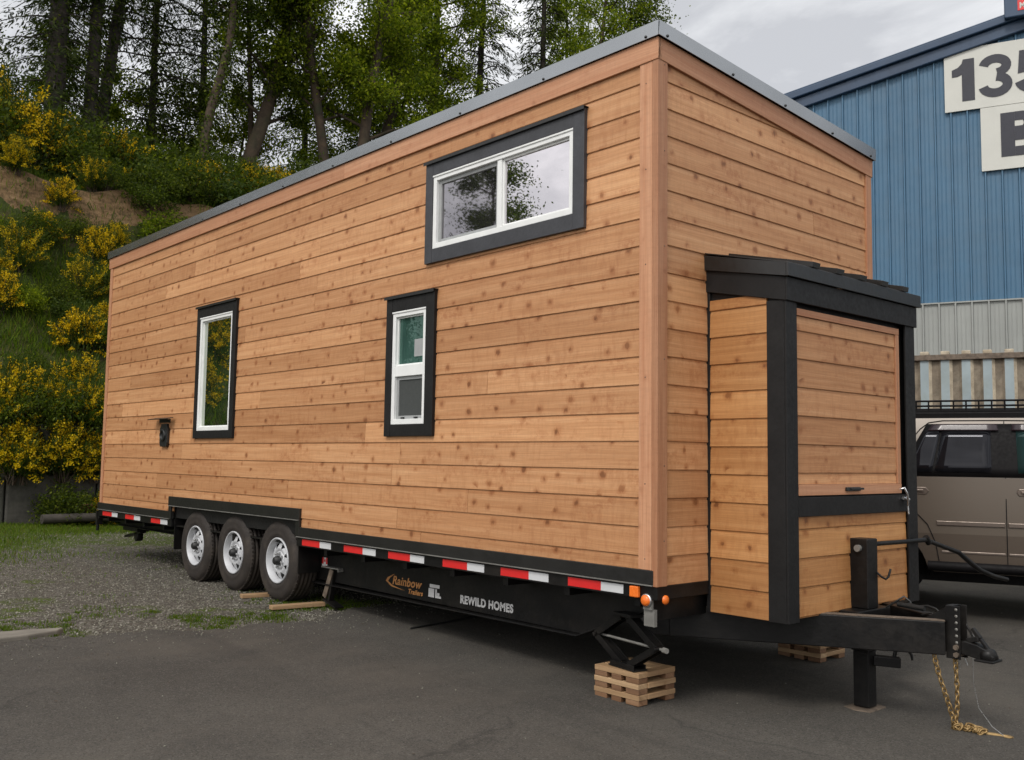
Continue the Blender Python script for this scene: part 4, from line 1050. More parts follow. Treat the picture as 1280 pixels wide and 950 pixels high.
m = MB(); m.tube([(-.70, -.055, .53), (-.66, -.06, .53), (1.15, -.06, .53)], .048, 16); m.build('step_bar', M['suv_black'], SUV)
m = MB()
for s in (-.5, .3, 1.0): m.bar((s, -.06, .53), (s, .25, .50), .05, .04)
m.build('step_bracket', M['suv_black'], SUV)
# roof rack basket
m = MB(); y0, y1 = .20, CW - .20; s0, s1 = -1.95, .55; zr = 2.035
for yy in (y0, y1): m.tube([(s0 - .2, yy, zr), (s1 + .45, yy, zr)], .022, 8); m.box((s0, yy - .02, 1.94), (s1 + .3, yy + .02, zr), mi=0)
for zz in (2.06, 2.115, 2.165):
    m.tube([(s0, y0, zz), (s1, y0, zz), (s1 + .25, y0 + .22, zz), (s1 + .25, y1 - .22, zz), (s1, y1, zz), (s0, y1, zz), (s0, y0, zz)], .010, 6)
s = s0
while s < s1 + .01:
    for yy in (y0, y1): m.tube([(s, yy, 2.05), (s, yy, 2.165)], .008, 6)
    m.tube([(s, y0, 2.062), (s, y1, 2.062)], .008, 6); s += .1155
for k in range(9): yy = y0 + (y1 - y0) * k / 8; m.tube([(s0, yy, 2.07), (s1 + .2, yy, 2.07)], .007, 6)
m.build('roof_basket', M['suv_black'], SUV)
# wheels, lamps, bumpers, mirror
for w in WH:
    for far in (0, 1):
        c = (w, .02 if not far else CW - .02, WR); A = NY if not far else Y
        wh = MB(); wh.lathe(c, A, [(.22, -.02), (.25, .0), (.33, .008), (.375, -.01), (WR, -.035), (WR, -.21), (.36, -.24), (.22, -.24)], 40); t = wh.build('wheel', M['rubber'], SUV)
        rm = MB(); rm.lathe(c, A, [(.225, -.02), (.228, .0), (.21, -.01), (.20, -.05), (.08, -.03), (.06, -.005), (0, -.005)], 40)
        for k in range(5):
            a = 2 * PI * k / 5; v = Vector((math.cos(a), 0, math.sin(a))); rm.bar(Vector(c) + v * .05 + Vector(A) * -.012, Vector(c) + v * .21 + Vector(A) * -.02, .05, .02, up=A)
        rm.build('rim', M['chrome'], t)
m = MB(); m.box((FR - .10, -.0, .52), (FR + .12, CW, .78)); m.build('bumper', M['suv_low'], SUV, bevel=.04)
m = MB(); m.box((RR_ - .12, .0, .52), (RR_ + .10, CW, .76)); m.build('bumper', M['suv_low'], SUV, bevel=.04)
for y in (.12, CW - .42):
    m = MB(); m.box((FR - .03, y, .92), (FR + .03, y + .30, 1.10)); m.build('headlight', M['suv_glass2'], SUV, bevel=.02)
for y in (.0, CW - .16):
    m = MB(); m.box((RR_ - .03, y, .95), (RR_ + .03, y + .16, 1.38)); m.build('tail_light', M['red'], SUV, bevel=.02)
m = MB(); m.box((FR - .02, .45, .85), (FR + .045, CW - .45, 1.08)); m.build('grille', M['suv_black'], SUV, bevel=.01)
m = MB(); m.prism([(1.30, 1.43), (.72, 1.90), (.70, 1.90), (1.27, 1.42)], (0, .12, .0), X, Z, Y, CW - .24); m.build('windscreen', M['suv_glass'], SUV)
m = MB(); m.box((1.0, -.22, 1.42), (1.12, -.03, 1.60)); m.build('mirror', M['suv_black'], SUV, bevel=.02)

# ------------------------------------------------------------------ container
az = R_(-21); cd = Vector((-math.sin(az), -math.cos(az), 0)); cn = Vector((cd.y, -cd.x, 0))   # cn points to the camera side
CT = empty('shipping_container', (9.5708, 2.2822, H(9.6, 2.3)), math.atan2(cd.y, cd.x))
tag(CT, 'weathered blue grey shipping container with dirty corrugations behind the suv', 'container')
z0c = H(9.6, 2.3); top = 3.03 - z0c; a, b = -6.4, 5.8; dep = 2.44
m = MB(); p = .278; u = a + .12
def colq(u0, y0, u1, y1, mi):
    m.add([(u0, y0, .16), (u1, y1, .16), (u1, y1, top - .11), (u0, y0, top - .11)], [(0, 1, 2, 3)], None, .5, mi)
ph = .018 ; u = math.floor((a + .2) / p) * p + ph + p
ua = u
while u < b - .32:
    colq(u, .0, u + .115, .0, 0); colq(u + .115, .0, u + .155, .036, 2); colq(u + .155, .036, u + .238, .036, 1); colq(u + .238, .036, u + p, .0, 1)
    u += p
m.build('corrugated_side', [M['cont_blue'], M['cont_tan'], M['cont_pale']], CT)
m = MB(); m.box((a, .05, .1), (b, dep, top - .05)); m.build('container_body', M['cont_blue'], CT)
m = MB()
m.box((a, -.035, top - .11), (b, .06, top - .03)); m.box((a, -.03, .0), (b, .06, .16)); m.box((a, -.034, .161), (ua - .001, .06, top - .111)); m.box((u + .001, -.034, .161), (b, .06, top - .111))
m.build('rail', M['rusty'], CT, bevel=.006)
m = MB(); u = ua + .06
while u < b - .4:
    m.lathe((u, .5, top - .045), Z, [(.0, 0), (.05, 0), (.05, .02), (.03, .045), (0, .05)], 12) if False else m.bar((u, -.015, top - .005), (u, dep - .05, top - .005), .12, .055)
    u += p
m.build('roof_corrugation', M['cont_pale'], CT, bevel=.012)

# ------------------------------------------------------------------ blue building
BD = empty('warehouse', (14.588, 6.0175, H(14.6, 6)), math.atan2(cd.y, cd.x))
tag(BD, 'blue ribbed metal warehouse with pale grey lower band and number sign', 'warehouse')
zg = H(14.6, 6); sa, sb = -7.5, 22.0; RID = 9.5; rs = .2118
def rake(s): return (9.958 + rs * s if s < RID else 9.958 + rs * (2 * RID - s)) - zg
band = 4.705 - zg
def clad(m, s0, s1, zlo, zhi, mi=0):
    p = .305; vs = []; u = s0
    prof_ = [(.0, .0), (.020, .0), (.036, -.052), (.060, -.052), (.076, .0), (.135, .0), (.142, -.007), (.152, -.007), (.159, .0), (.215, .0), (.222, -.007), (.232, -.007), (.239, .0)]
    cols = []
    while u < s1:
        for du, dy in prof_:
            if u + du < s1: cols.append((u + du, dy))
        u += p
    cols.append((s1, 0)); o = 0; vs = []
    for (u, y) in cols: vs += [(u, y, zlo), (u, y, zhi(u))]
    m.add(vs, [(2 * i, 2 * i + 2, 2 * i + 3, 2 * i + 1) for i in range(len(cols) - 1)], None, .5, mi)
m = MB(); clad(m, sa, sb, band, lambda s: rake(s) - .2); m.build('wall', M['blue_metal'], BD)
m = MB(); clad(m, sa, sb, .0, lambda s: band - .03); m.build('lower_wall', M['grey_clad'], BD)
m = MB(); m.box((sa, -.05, band - .029), (sb, .02, band - .001)); m.build('band_trim', M['grey_clad'], BD)
m = MB()
pl = [(sa, 0), (sb, 0), (sb, rake(sb) - .15), (RID, rake(RID) - .15), (sa, rake(sa) - .15)]
m.prism(pl, (0, .05, 0), X, Z, Y, 30); m.build('core_wall', M['blue_metal'], BD)
m = MB()
for (q0, q1) in (((sa - .2, rake(sa) - .04), (RID, rake(RID))), ((RID, rake(RID)), (sb + .2, rake(sb) - .04))):
    U = Vector((q1[0] - q0[0], 0, q1[1] - q0[1])); l = U.length; U.normalize(); V = Vector((-U.z, 0, U.x))
    o = Vector((q0[0], 0, q0[1]))
    m.obox(o + V * -.42 + Vector((0, -.13, 0)), U, V, Y, l, .24, .15); m.obox(o + V * -.18 + Vector((0, -.22, 0)), U, V, Y, l, .15, .26); m.obox(o + V * -.03 + Vector((0, -.17, 0)), U, V, Y, l, .05, 30.2)
m.build('rake_trim', M['blue_trim'], BD, bevel=.02)
m = MB(); gs_ = 2.42; gzz = 10.38 - zg
m.box((gs_, -.34, gzz - .05), (gs_ + .75, -.23, gzz + .40)); m.box((gs_ + .25, -.33, gzz + .35), (gs_ + .70, -.22, gzz + .58)); m.build('gutter_box', M['blue_trim'], BD, bevel=.02)
m = MB(); m.box((gs_ + .24, -.348, gzz + .06), (gs_ + .72, -.341, gzz + .27)); lp = m.build('name_plate', M['red'], BD)
text('lettering', 'METAL', .17, M['bsign'], lp, (gs_ + .27, -.350, gzz + .10), X, Z, NY, .004, 0, .8)
m = MB(); m.box((1.285, -.075, 8.645 - zg), (4.6, -.045, 9.955 - zg)); s1 = m.build('sign', M['bsign'], BD, bevel=.004)
m = MB(); m.box((1.94, -.080, 7.325 - zg), (4.3, -.046, 8.635 - zg)); s2 = m.build('sign', M['bsign'], BD, bevel=.004)
def ribbon(pts, w):
    n = len(pts); A = []; B = []
    for i in range(n):
        p0 = Vector(pts[max(0, i - 1)]); p1 = Vector(pts[min(n - 1, i + 1)]); d = (p1 - p0).normalized(); q = Vector(pts[i]); nn = Vector((-d.y, d.x))
        A.append(tuple(q + nn * w / 2)); B.append(tuple(q - nn * w / 2))
    return A + B[::-1]
def arc(cx, cy, rx, ry, a0, a1, n=18): return [(cx + rx * math.cos(R_(a0 + (a1 - a0) * i / n)), cy + ry * math.sin(R_(a0 + (a1 - a0) * i / n))) for i in range(n + 1)]
SW = .26
GLY = {
 '1': [[(0, .60), (0, .77), (.14, .82), (.22, .90), (.25, 1), (.50, 1), (.50, 0), (.22, 0), (.22, .64), (.12, .60)]],
 '3': [ribbon(arc(.335, .735, .235, .170, 172, -80), .20), ribbon(arc(.335, .290, .250, .190, 84, -172), .20)],
 '5': [ribbon([(.66, .895), (.24, .895)], .21), [(.10, .999), (.36, .999), (.34, .50), (.06, .47)], ribbon(arc(.335, .325, .245, .225, 128, -170), .20)],
 'B': [[(0, 0), (.28, 0), (.28, 1), (0, 1)], ribbon([(.281, .90), (.40, .90)] + arc(.43, .735, .13, .165, 90, -90) + [(.281, .57)], .20), ribbon([(.281, .455), (.40, .455)] + arc(.44, .28, .16, .175, 90, -90) + [(.281, .105)], .21)]}
def glyph(ch, par, s, z, h, y, xs=1.0):
    m = MB()
    for i, pl in enumerate(GLY[ch]): m.prism([(a * h * xs, b * h) for a, b in pl], (s, y - .002 * i, z), X, Z, NY, .004)
    m.build('numeral' if ch != 'B' else 'letter', M['bnum'], par)
glyph('1', s1, 1.43, 8.835 - zg, .885, -.078, .95); glyph('3', s1, 1.93, 8.835 - zg, .885, -.078, 1.0); glyph('5', s1, 2.58, 8.835 - zg, .885, -.078, 1.0)
glyph('B', s2, 2.30, 7.575 - zg, .90, -.083, 1.0)

# ------------------------------------------------------------------ retaining wall of concrete blocks
blk = None
BLK = []
for row in range(2):
    for i in range(13):
        x = -6.05 + i * 1.6 + (.0 if row == 0 else -.62)
        BLK.append((x, row))
for k, (x, row) in enumerate(BLK):
    if blk is None:
        m = MB(); m.box((0, 0, 0), (1.575, .66, .925)); m.box((.5, -.012, .3), (.515, 0, .5)) if False else None
        blk = m.build('concrete_block', M['concrete'], bevel=.03); o = blk
    else: o = blk.copy(); C.objects.link(o)
    o.location = (x, 15.5 + rr.uniform(-.03, .04) + (.10 if row else 0), row * .945 + rr.uniform(-.01, .01) + .045); o.rotation_euler = (0, 0, rr.uniform(-.012, .012))
    od = ['first', 'second', 'third', 'fourth', 'fifth', 'sixth', 'seventh', 'eighth', 'ninth', 'tenth', 'eleventh', 'twelfth', 'thirteenth'][k % 13]
    tag(o, 'grey wall block, %s from the left in the %s course' % (od, 'upper' if row else 'lower'), 'concrete block', 'blocks of the retaining wall')

m = MB(); m.tube([(.75, 14.7, .20), (1.4, 14.75, .21), (2.6, 14.6, .20)], [.085, .08, .07], 10)
tag(m.build('log', M['log']), 'weathered grey log lying in the weeds below the concrete wall', 'log')
m = MB(); m.box((0, 0, 0), (1.3, .14, .09)); o = m.build('timber', M['redwood'], bevel=.006); o.location = (1.5, 14.95, .30); o.rotation_euler = (.2, -.12, .15)
tag(o, 'red brown timber leaning on the log below the concrete wall', 'timber')

# ------------------------------------------------------------------ vegetation
def cards(name, P, D, Nn, ln, wd, mat, parent=None):
    """leaf blades: each a kinked 3-quad strip folded once; P base, D direction, Nn normal, sizes arrays"""
    n = len(P); D = D / np.linalg.norm(D, axis=1, keepdims=True); S = np.cross(D, Nn); S /= np.linalg.norm(S, axis=1, keepdims=True) + 1e-9
    U = np.cross(S, D)
    l = ln[:, None]; w = wd[:, None]
    v = np.stack([P, P + D * l * .45 - S * w * .5 + U * w * .12, P + D * l, P + D * l * .45 + S * w * .5 + U * w * .12], 1).reshape(-1, 3)
    me = bpy.data.meshes.new(name); me.vertices.add(4 * n); me.vertices.foreach_set('co', v.astype(np.float32).ravel())
    me.loops.add(4 * n); me.loops.foreach_set('vertex_index', np.arange(4 * n, dtype=np.int32))
    me.polygons.add(n); me.polygons.foreach_set('loop_start', np.arange(0, 4 * n, 4, dtype=np.int32)); me.polygons.foreach_set('loop_total', np.full(n, 4, dtype=np.int32))
    me.update(calc_edges=True); me.materials.append(mat)
    o = bpy.data.objects.new(name, me); C.objects.link(o)
    if parent: o.parent = parent
    return o
def rdir(n, g=GR):
    v = g.normal(size=(n, 3)); return v / np.linalg.norm(v, axis=1, keepdims=True)

def by_ivy(b): return b[1] < 29 and b[0] < 9
def tree(base, topx, h, r, kind, label, cat, z_branch=.15, nleaf=9000, spread=3.0, seed=1, bend=.3, leafsize=.16, lmat=None):
    g = np.random.default_rng(seed); rg = random.Random(seed)
    T_ = empty('conifer_tree' if kind == 'C' else 'broadleaf_tree', base); tag(T_, label, cat, 'trees along the top of the bank')
    dx, dy = topx
    def ax(t):
        s = math.sin(t * PI * 2.1 + seed) * bend * t * (1 - t) * 2.2
        return Vector((dx * t + s, dy * t + math.cos(t * 4 + seed) * bend * t * (1 - t), h * t))
    m = MB(); k = 14
    m.tube([ax(i / k) - Vector((0, 0, .5 if i == 0 else 0)) for i in range(k + 1)], [r * (1 + .35 * max(0, 1 - i * 1.4)) * (1 - i / k) ** .75 + .015 for i in range(k + 1)], 10)
    brs = []; Pl = []; Dl = []
    if kind == 'C':
        nb = int(h * 7)
        for i in range(nb):
            t = z_branch + (1 - z_branch) * (i / nb) ** .95; a = i * 2.4 + rg.uniform(-.4, .4); L_ = spread * (1 - t) ** .7 * rg.uniform(.55, 1.1) + .4
            o = ax(t); d = Vector((math.cos(a), math.sin(a), 0))
            pts = [o + d * L_ * q + Vector((0, 0, .12 * L_ * q - .42 * L_ * q * q)) for q in (0, .3, .6, 1)]
            m.tube(pts, [.035, .025, .016, .006], 5, cap=False); brs.append(pts)
        nper = max(30, int(nleaf * 1.25) // nb)
        for pts in brs:
            q = g.random(nper) ** .75; A = np.array([tuple(p) for p in pts]); xi = np.array([0, .3, .6, 1])
            P = np.stack([np.interp(q, xi, A[:, c]) for c in range(3)], 1)
            dirb = (A[-1] - A[0]) / np.linalg.norm(A[-1] - A[0]); side = np.array([-dirb[1], dirb[0], 0]); sg = g.normal(size=(nper, 1))
            P = P + side * sg * .16 * (1.3 - q[:, None]) * 1.6 + np.array([0, 0, -1]) * np.abs(g.normal(size=(nper, 1))) * .14 + g.normal(size=(nper, 3)) * .03
            Pl.append(P); Dl.append(dirb * .7 + side * np.sign(sg) * .8 + np.array([0, 0, -.55]) + g.normal(size=(nper, 3)) * .25)
        P = np.concatenate(Pl); D = np.concatenate(Dl); n = len(P)
        cards('foliage', P, D, np.array([[0, 0, 1.0]]) + g.normal(size=(n, 3)) * .5, g.uniform(.12, .28, n), g.uniform(.03, .06, n), lmat or M['needle'], T_)
    else:
        ends = []
        nb = int(h * 2.3)
        for i in range(nb):
            t = z_branch + (1 - z_branch) * (i + rg.random()) / nb; a = i * 2.4 + rg.uniform(-.6, .6); L_ = spread * (1 - .45 * t) * rg.uniform(.45, 1.1)
            o = ax(t); d = Vector((math.cos(a), math.sin(a), rg.uniform(.35, 1.0))).normalized()
            p1 = o + d * L_ * .5 + Vector((0, 0, .05)); p2 = o + d * L_ + Vector((0, 0, rg.uniform(-.3, .3)))
            m.tube([o, p1, p2], [r * .30 * (1 - t * .6) + .01, r * .2 * (1 - t * .6) + .008, .01], 6, cap=False)
            for j in range(rg.randint(3, 5)):
                q = rg.uniform(.35, 1.0); b0 = o.lerp(p2, q); dd = (d + Vector((rg.uniform(-1, 1), rg.uniform(-1, 1), rg.uniform(-.5, .7)))).normalized(); l2 = L_ * rg.uniform(.2, .5)
                b1 = b0 + dd * l2; m.tube([b0, b1], [.014, .005], 4, cap=False); ends += [b0.lerp(b1, .45), b0.lerp(b1, .75), b1]
        E_ = np.array([tuple(e) for e in ends]); nc = len(E_); nper = max(8, int(nleaf * 2.5) // nc)
        sz = g.uniform(.14, .50, (nc, 1))
        P = np.repeat(E_, nper, 0) + g.normal(size=(nc * nper, 3)) * np.repeat(sz, nper, 0) * np.array([1, 1, .7]); n = len(P)
        D = rdir(n, g) + np.array([0, 0, -.35]); cards('foliage', P, D, rdir(n, g) + np.array([0, 0, .6]), g.uniform(.5, .9, n) * leafsize, g.uniform(.3, .55, n) * leafsize, lmat or M['leaf_broad'], T_)
    if by_ivy(base) and r > .11:
        ni = 1900; tt = g.random(ni) ** 1.2 * .62; aa = g.uniform(0, 2 * PI, ni); rr_ = r * (1 - tt) ** .6 + np.abs(g.normal(0, .13, ni)) * (1 + np.sin(tt * 40 + aa) * .6)
        cx = np.array([tuple(ax(q)) for q in np.linspace(0, .62, 64)]); ii = (tt / .62 * 63).astype(int)
        P = cx[ii] + np.stack([np.cos(aa) * rr_, np.sin(aa) * rr_, g.normal(0, .05, ni)], 1)
        cards('ivy', P, rdir(ni, g) + np.array([0, 0, -.6]), np.stack([np.cos(aa), np.sin(aa), aa * 0 + .3], 1), g.uniform(.07, .14, ni), g.uniform(.05, .10, ni), M['leaf_dark'], T_)
    m.build('trunk', M['bark'] if kind == 'C' else M['bark2'], T_)
    return T_
TR = [
 # base x, y, drift at top (dx,dy), height, r, kind, label, zbranch, nleaf, spread, bend, size, mat
 (3.42, 25.0, (.1, .3), 17, .30, 'C', 'broad dark ivy wrapped conifer leftmost on the bank crest', .02, 11000, 1.6, .1, None),
 (4.42, 25.2, (.5, 0), 18, .21, 'C', 'straight dark conifer trunk second from the left', .30, 7000, 2.0, .1, None),
 (4.85, 26.0, (2.0, 0), 19, .20, 'C', 'conifer trunk leaning right beside the straight dark trunk', .28, 8000, 2.6, .1, None),
 (7.45, 28.0, (-.3, 0), 17, .12, 'C', 'thin conifer with wide drooping boughs over the sky gap', .10, 12000, 3.6, .1, None),
 (7.6, 24.0, (.3, .2), 15, .15, 'B', 'crooked thin trunk with an elbow bend above the broom', .40, 7000, 2.2, 1.3, 'leaf_dark'),
 (9.3, 26.0, (4.2, .5), 16, .27, 'B', 'thick dark trunk leaning right with dense crown', .22, 13000, 3.0, .5, 'leaf_dark'),
 (10.4, 27.0, (.1, .5), 15, .10, 'B', 'slender pale trunk close left of the thick leaning trunk', .35, 7000, 2.2, .3, 'leaf_broad'),
 (12.5, 25.0, (-1.9, .3), 16, .18, 'B', 'trunk leaning left above the middle of the house roof', .22, 13000, 2.8, .4, 'leaf_broad'),
 (12.9, 24.2, (2.6, .2), 16, .21, 'B', 'sturdy trunk leaning right behind the roof with bright green crown', .20, 15000, 2.9, .4, 'leaf_broad'),
 (14.6, 26.2, (3.6, .2), 16, .20, 'B', 'second of two parallel trunks leaning right behind the roof', .25, 14000, 2.9, .3, 'leaf_broad'),
 (18.2, 27.0, (.3, 0), 18, .20, 'B', 'upright tree with bright foliage behind the high roof edge', .15, 15000, 3.1, .4, 'leaf_broad'),
 (20.8, 27.5, (.9, 0), 19, .19, 'C', 'dark conifer between bright trees over the upper window', .12, 12000, 2.6, .1, None),
 (22.7, 25.3, (.4, 0), 19, .17, 'C', 'narrow dark conifer right of the upper window skyline', .12, 11000, 1.9, .1, None),
 (23.6, 23.2, (1.7, .5), 16.5, .15, 'B', 'light airy tree with curved trunk near the roof corner', .35, 8500, 2.4, .5, 'leaf_broad'),
 (25.0, 22.4, (1.2, .2), 14.0, .12, 'B', 'rightmost small airy tree whose twigs reach past the roof corner', .45, 5200, 1.9, .4, 'leaf_dark'),
 (1.6, 30.0, (-.2, 0), 16, .18, 'C', 'background conifer at the left edge behind the broom', .05, 10000, 2.6, .1, None),
 (6.0, 33.5, (0, 0), 17, .2, 'C', 'distant conifer seen between the two straight trunks', .08, 8000, 2.0, .1, None),
 (10.6, 31.5, (0, .3), 17, .16, 'C', 'background conifer behind the elbow bent trunk', .10, 11000, 2.8, .1, None),
 (15.4, 32.0, (0, .3), 16, .16, 'C', 'background conifer behind the two parallel leaning trunks', .15, 8000, 2.4, .1, None),
 (19.8, 32.0, (.2, .3), 17, .16, 'B', 'background leafy tree behind the high roof edge', .15, 10000, 2.9, .3, 'leaf_dark'),
 (26.5, 27.5, (.2, .3), 15.5, .16, 'B', 'background leafy tree behind the light airy tree', .30, 7500, 2.4, .3, 'leaf_broad'),
]
for i, (bx_, by_, dr_, h_, r_, kd, lb, zb_, nl, sp_, bd, mt) in enumerate(TR):
    tree((bx_, by_, H(bx_, by_)), dr_, h_, r_, kd, lb, 'tree', zb_, nl, sp_, 20 + i, bd, .17 if by_ < 30 else .2, M[mt] if mt else None)
for x, y, sd, kd, lb in ((-1.2, 24.5, 91, 'C', 'conifer on the crest left of the picture edge, nearest of its row'), (-3.8, 24.0, 92, 'B', 'leafy tree on the crest left of the picture edge'), (-6.4, 25.0, 93, 'C', 'conifer on the crest mirrored in the metal roof edge'), (-9.2, 24.0, 94, 'B', 'leafy tree at the lowering end of the crest')):
    tree((x, y, H(x, y)), (.3, .2), 13, .18, kd, lb, 'tree', .06, 5500, 2.4, sd, .3, .2, M['leaf_dark'] if kd == 'B' else None)
# trees on the low ground to the left, outside the frame but mirrored in the windows
tree((-15.4, 19.5, H(-15.4, 19.5)), (-.3, .4), 9.4, .18, 'B', 'leafy tree left of the yard mirrored in the upper window', 'tree', .15, 9000, 2.2, 71, .4, .14, M['leaf_dark'])
tree((-12.4, 20.6, H(-12.4, 20.6)), (.2, .4), 7.6, .18, 'B', 'low rounded tree mirrored in the screened half of the upper window', 'tree', .1, 9000, 2.6, 72, .4, .14, M['leaf_dark'])

for x, y, h_, sd, lb in ((6.3, 25.2, 4.6, 81, 'young leafy tree filling the sky gap between conifers'), (8.6, 25.0, 5.0, 82, 'young leafy tree under the elbow bent trunk'), (11.0, 25.6, 5.5, 83, 'young leafy tree right of the thick leaning trunk'),
    (2.4, 26.5, 5.0, 84, 'young dark tree behind the left crest broom'), (13.9, 25.4, 6.0, 85, 'young leafy tree between the leaning trunks over the roof'), (16.6, 26.4, 7.5, 86, 'young leafy tree behind the roof, left of the upright bright tree'),
    (19.4, 25.6, 8.0, 87, 'bushy young tree behind the high roof edge'), (5.0, 27.8, 6.0, 88, 'young dark tree behind the leaning conifer')):
    y += 3.2; tree((x, y, H(x, y)), (.2, .1), h_, .05, 'B', lb, 'tree', .08, 4200, 1.7, sd, .3, .15, M['leaf_dark'] if sd % 2 == 0 else M['leaf_broad'])

# Scotch broom bushes and leafy shrubs
def make_broom(seed, nst=150, hgt=1.25, flower=.6, spread=.8):
    g = np.random.default_rng(seed)
    B_ = empty('broom_bush', (0, 0, 0))
    P0 = np.zeros((nst, 3)); ang = g.uniform(0, 2 * PI, nst); tilt = np.abs(g.normal(0, .55, nst)).clip(0, 1.35)
    D0 = np.stack([np.cos(ang) * np.sin(tilt), np.sin(ang) * np.sin(tilt), np.cos(tilt)], 1); ln = hgt * g.uniform(.6, 1.15, nst) * (1 - .15 * tilt)
    P0[:, :2] = g.normal(0, .12, (nst, 2)) * spread
    m = MB()
    for i in range(0, nst, 6):
        p = Vector(P0[i]); d = Vector(D0[i]); l = ln[i]
        m.tube([p - Vector((0, 0, .15)), p + d * l * .5, p + d * l * .85 + Vector((0, 0, -.05))], [.012, .007, .003], 4, cap=False)
    m.build('stems', M['twig'], B_)
    # fine green twigs along each stem
    k = 40; q = g.uniform(.15, 1.08, (nst, k)); P = P0[:, None] + D0[:, None] * (ln[:, None] * q)[..., None] * spread ** .3; P[..., 2] -= (q ** 2 * tilt[:, None] * .22)
    P += g.normal(0, .05, P.shape); P = P.reshape(-1, 3); D = np.repeat(D0, k, 0) + g.normal(0, .45, (nst * k, 3)) + np.array([0, 0, .25])
    n = len(P); cards('twigs', P, D, rdir(n, g), g.uniform(.08, .22, n), g.uniform(.008, .022, n), M['broom_green'], B_)
    if flower:
        # flowers gather in sprays near stem tips
        sel = np.where(g.random(nst) < flower)[0]; kk = 44; q = 1.04 - np.abs(g.normal(0, .24, (len(sel), kk)))
        P = P0[sel][:, None] + D0[sel][:, None] * (ln[sel][:, None] * q)[..., None] * spread ** .3; P[..., 2] -= (q ** 2 * tilt[sel][:, None] * .22); P += g.normal(0, .032, P.shape); P = P.reshape(-1, 3)
        n = len(P); cards('flowers', P, rdir(n, g), rdir(n, g), g.uniform(.035, .06, n), g.uniform(.03, .05, n), M['broom_flower'], B_)
    return B_
def make_shrub(seed, n=3800, mat='leaf_dark', r=.9, h=1.1):
    g = np.random.default_rng(seed); S_ = empty('shrub', (0, 0, 0)); m = MB(); cl = []
    for i in range(26):
        a = g.uniform(0, 2 * PI); rr_ = r * math.sqrt(g.random()); z = h * g.uniform(.25, 1.0) * (1 - .4 * (rr_ / r) ** 2); e_ = Vector((rr_ * math.cos(a), rr_ * math.sin(a), z))
        m.tube([Vector((0, 0, -.2)), e_ * .5 + Vector((0, 0, .05)), e_], [.018, .012, .004], 4, cap=False); cl.append(tuple(e_))
    m.build('stems', M['twig'], S_); cl = np.array(cl); P = cl[g.integers(0, len(cl), n)] + g.normal(size=(n, 3)) * .17
    cards('foliage', P, rdir(n, g) + np.array([0, 0, .1]), rdir(n, g) + np.array([0, 0, .7]), g.uniform(.06, .13, n), g.uniform(.03, .065, n), M[mat], S_)
    return S_
protoB = [make_broom(101, 150, 1.2, .75), make_broom(102, 170, 1.5, .5, .9), make_broom(103, 130, 1.0, .9, 1.0)]
used = [False] * 3
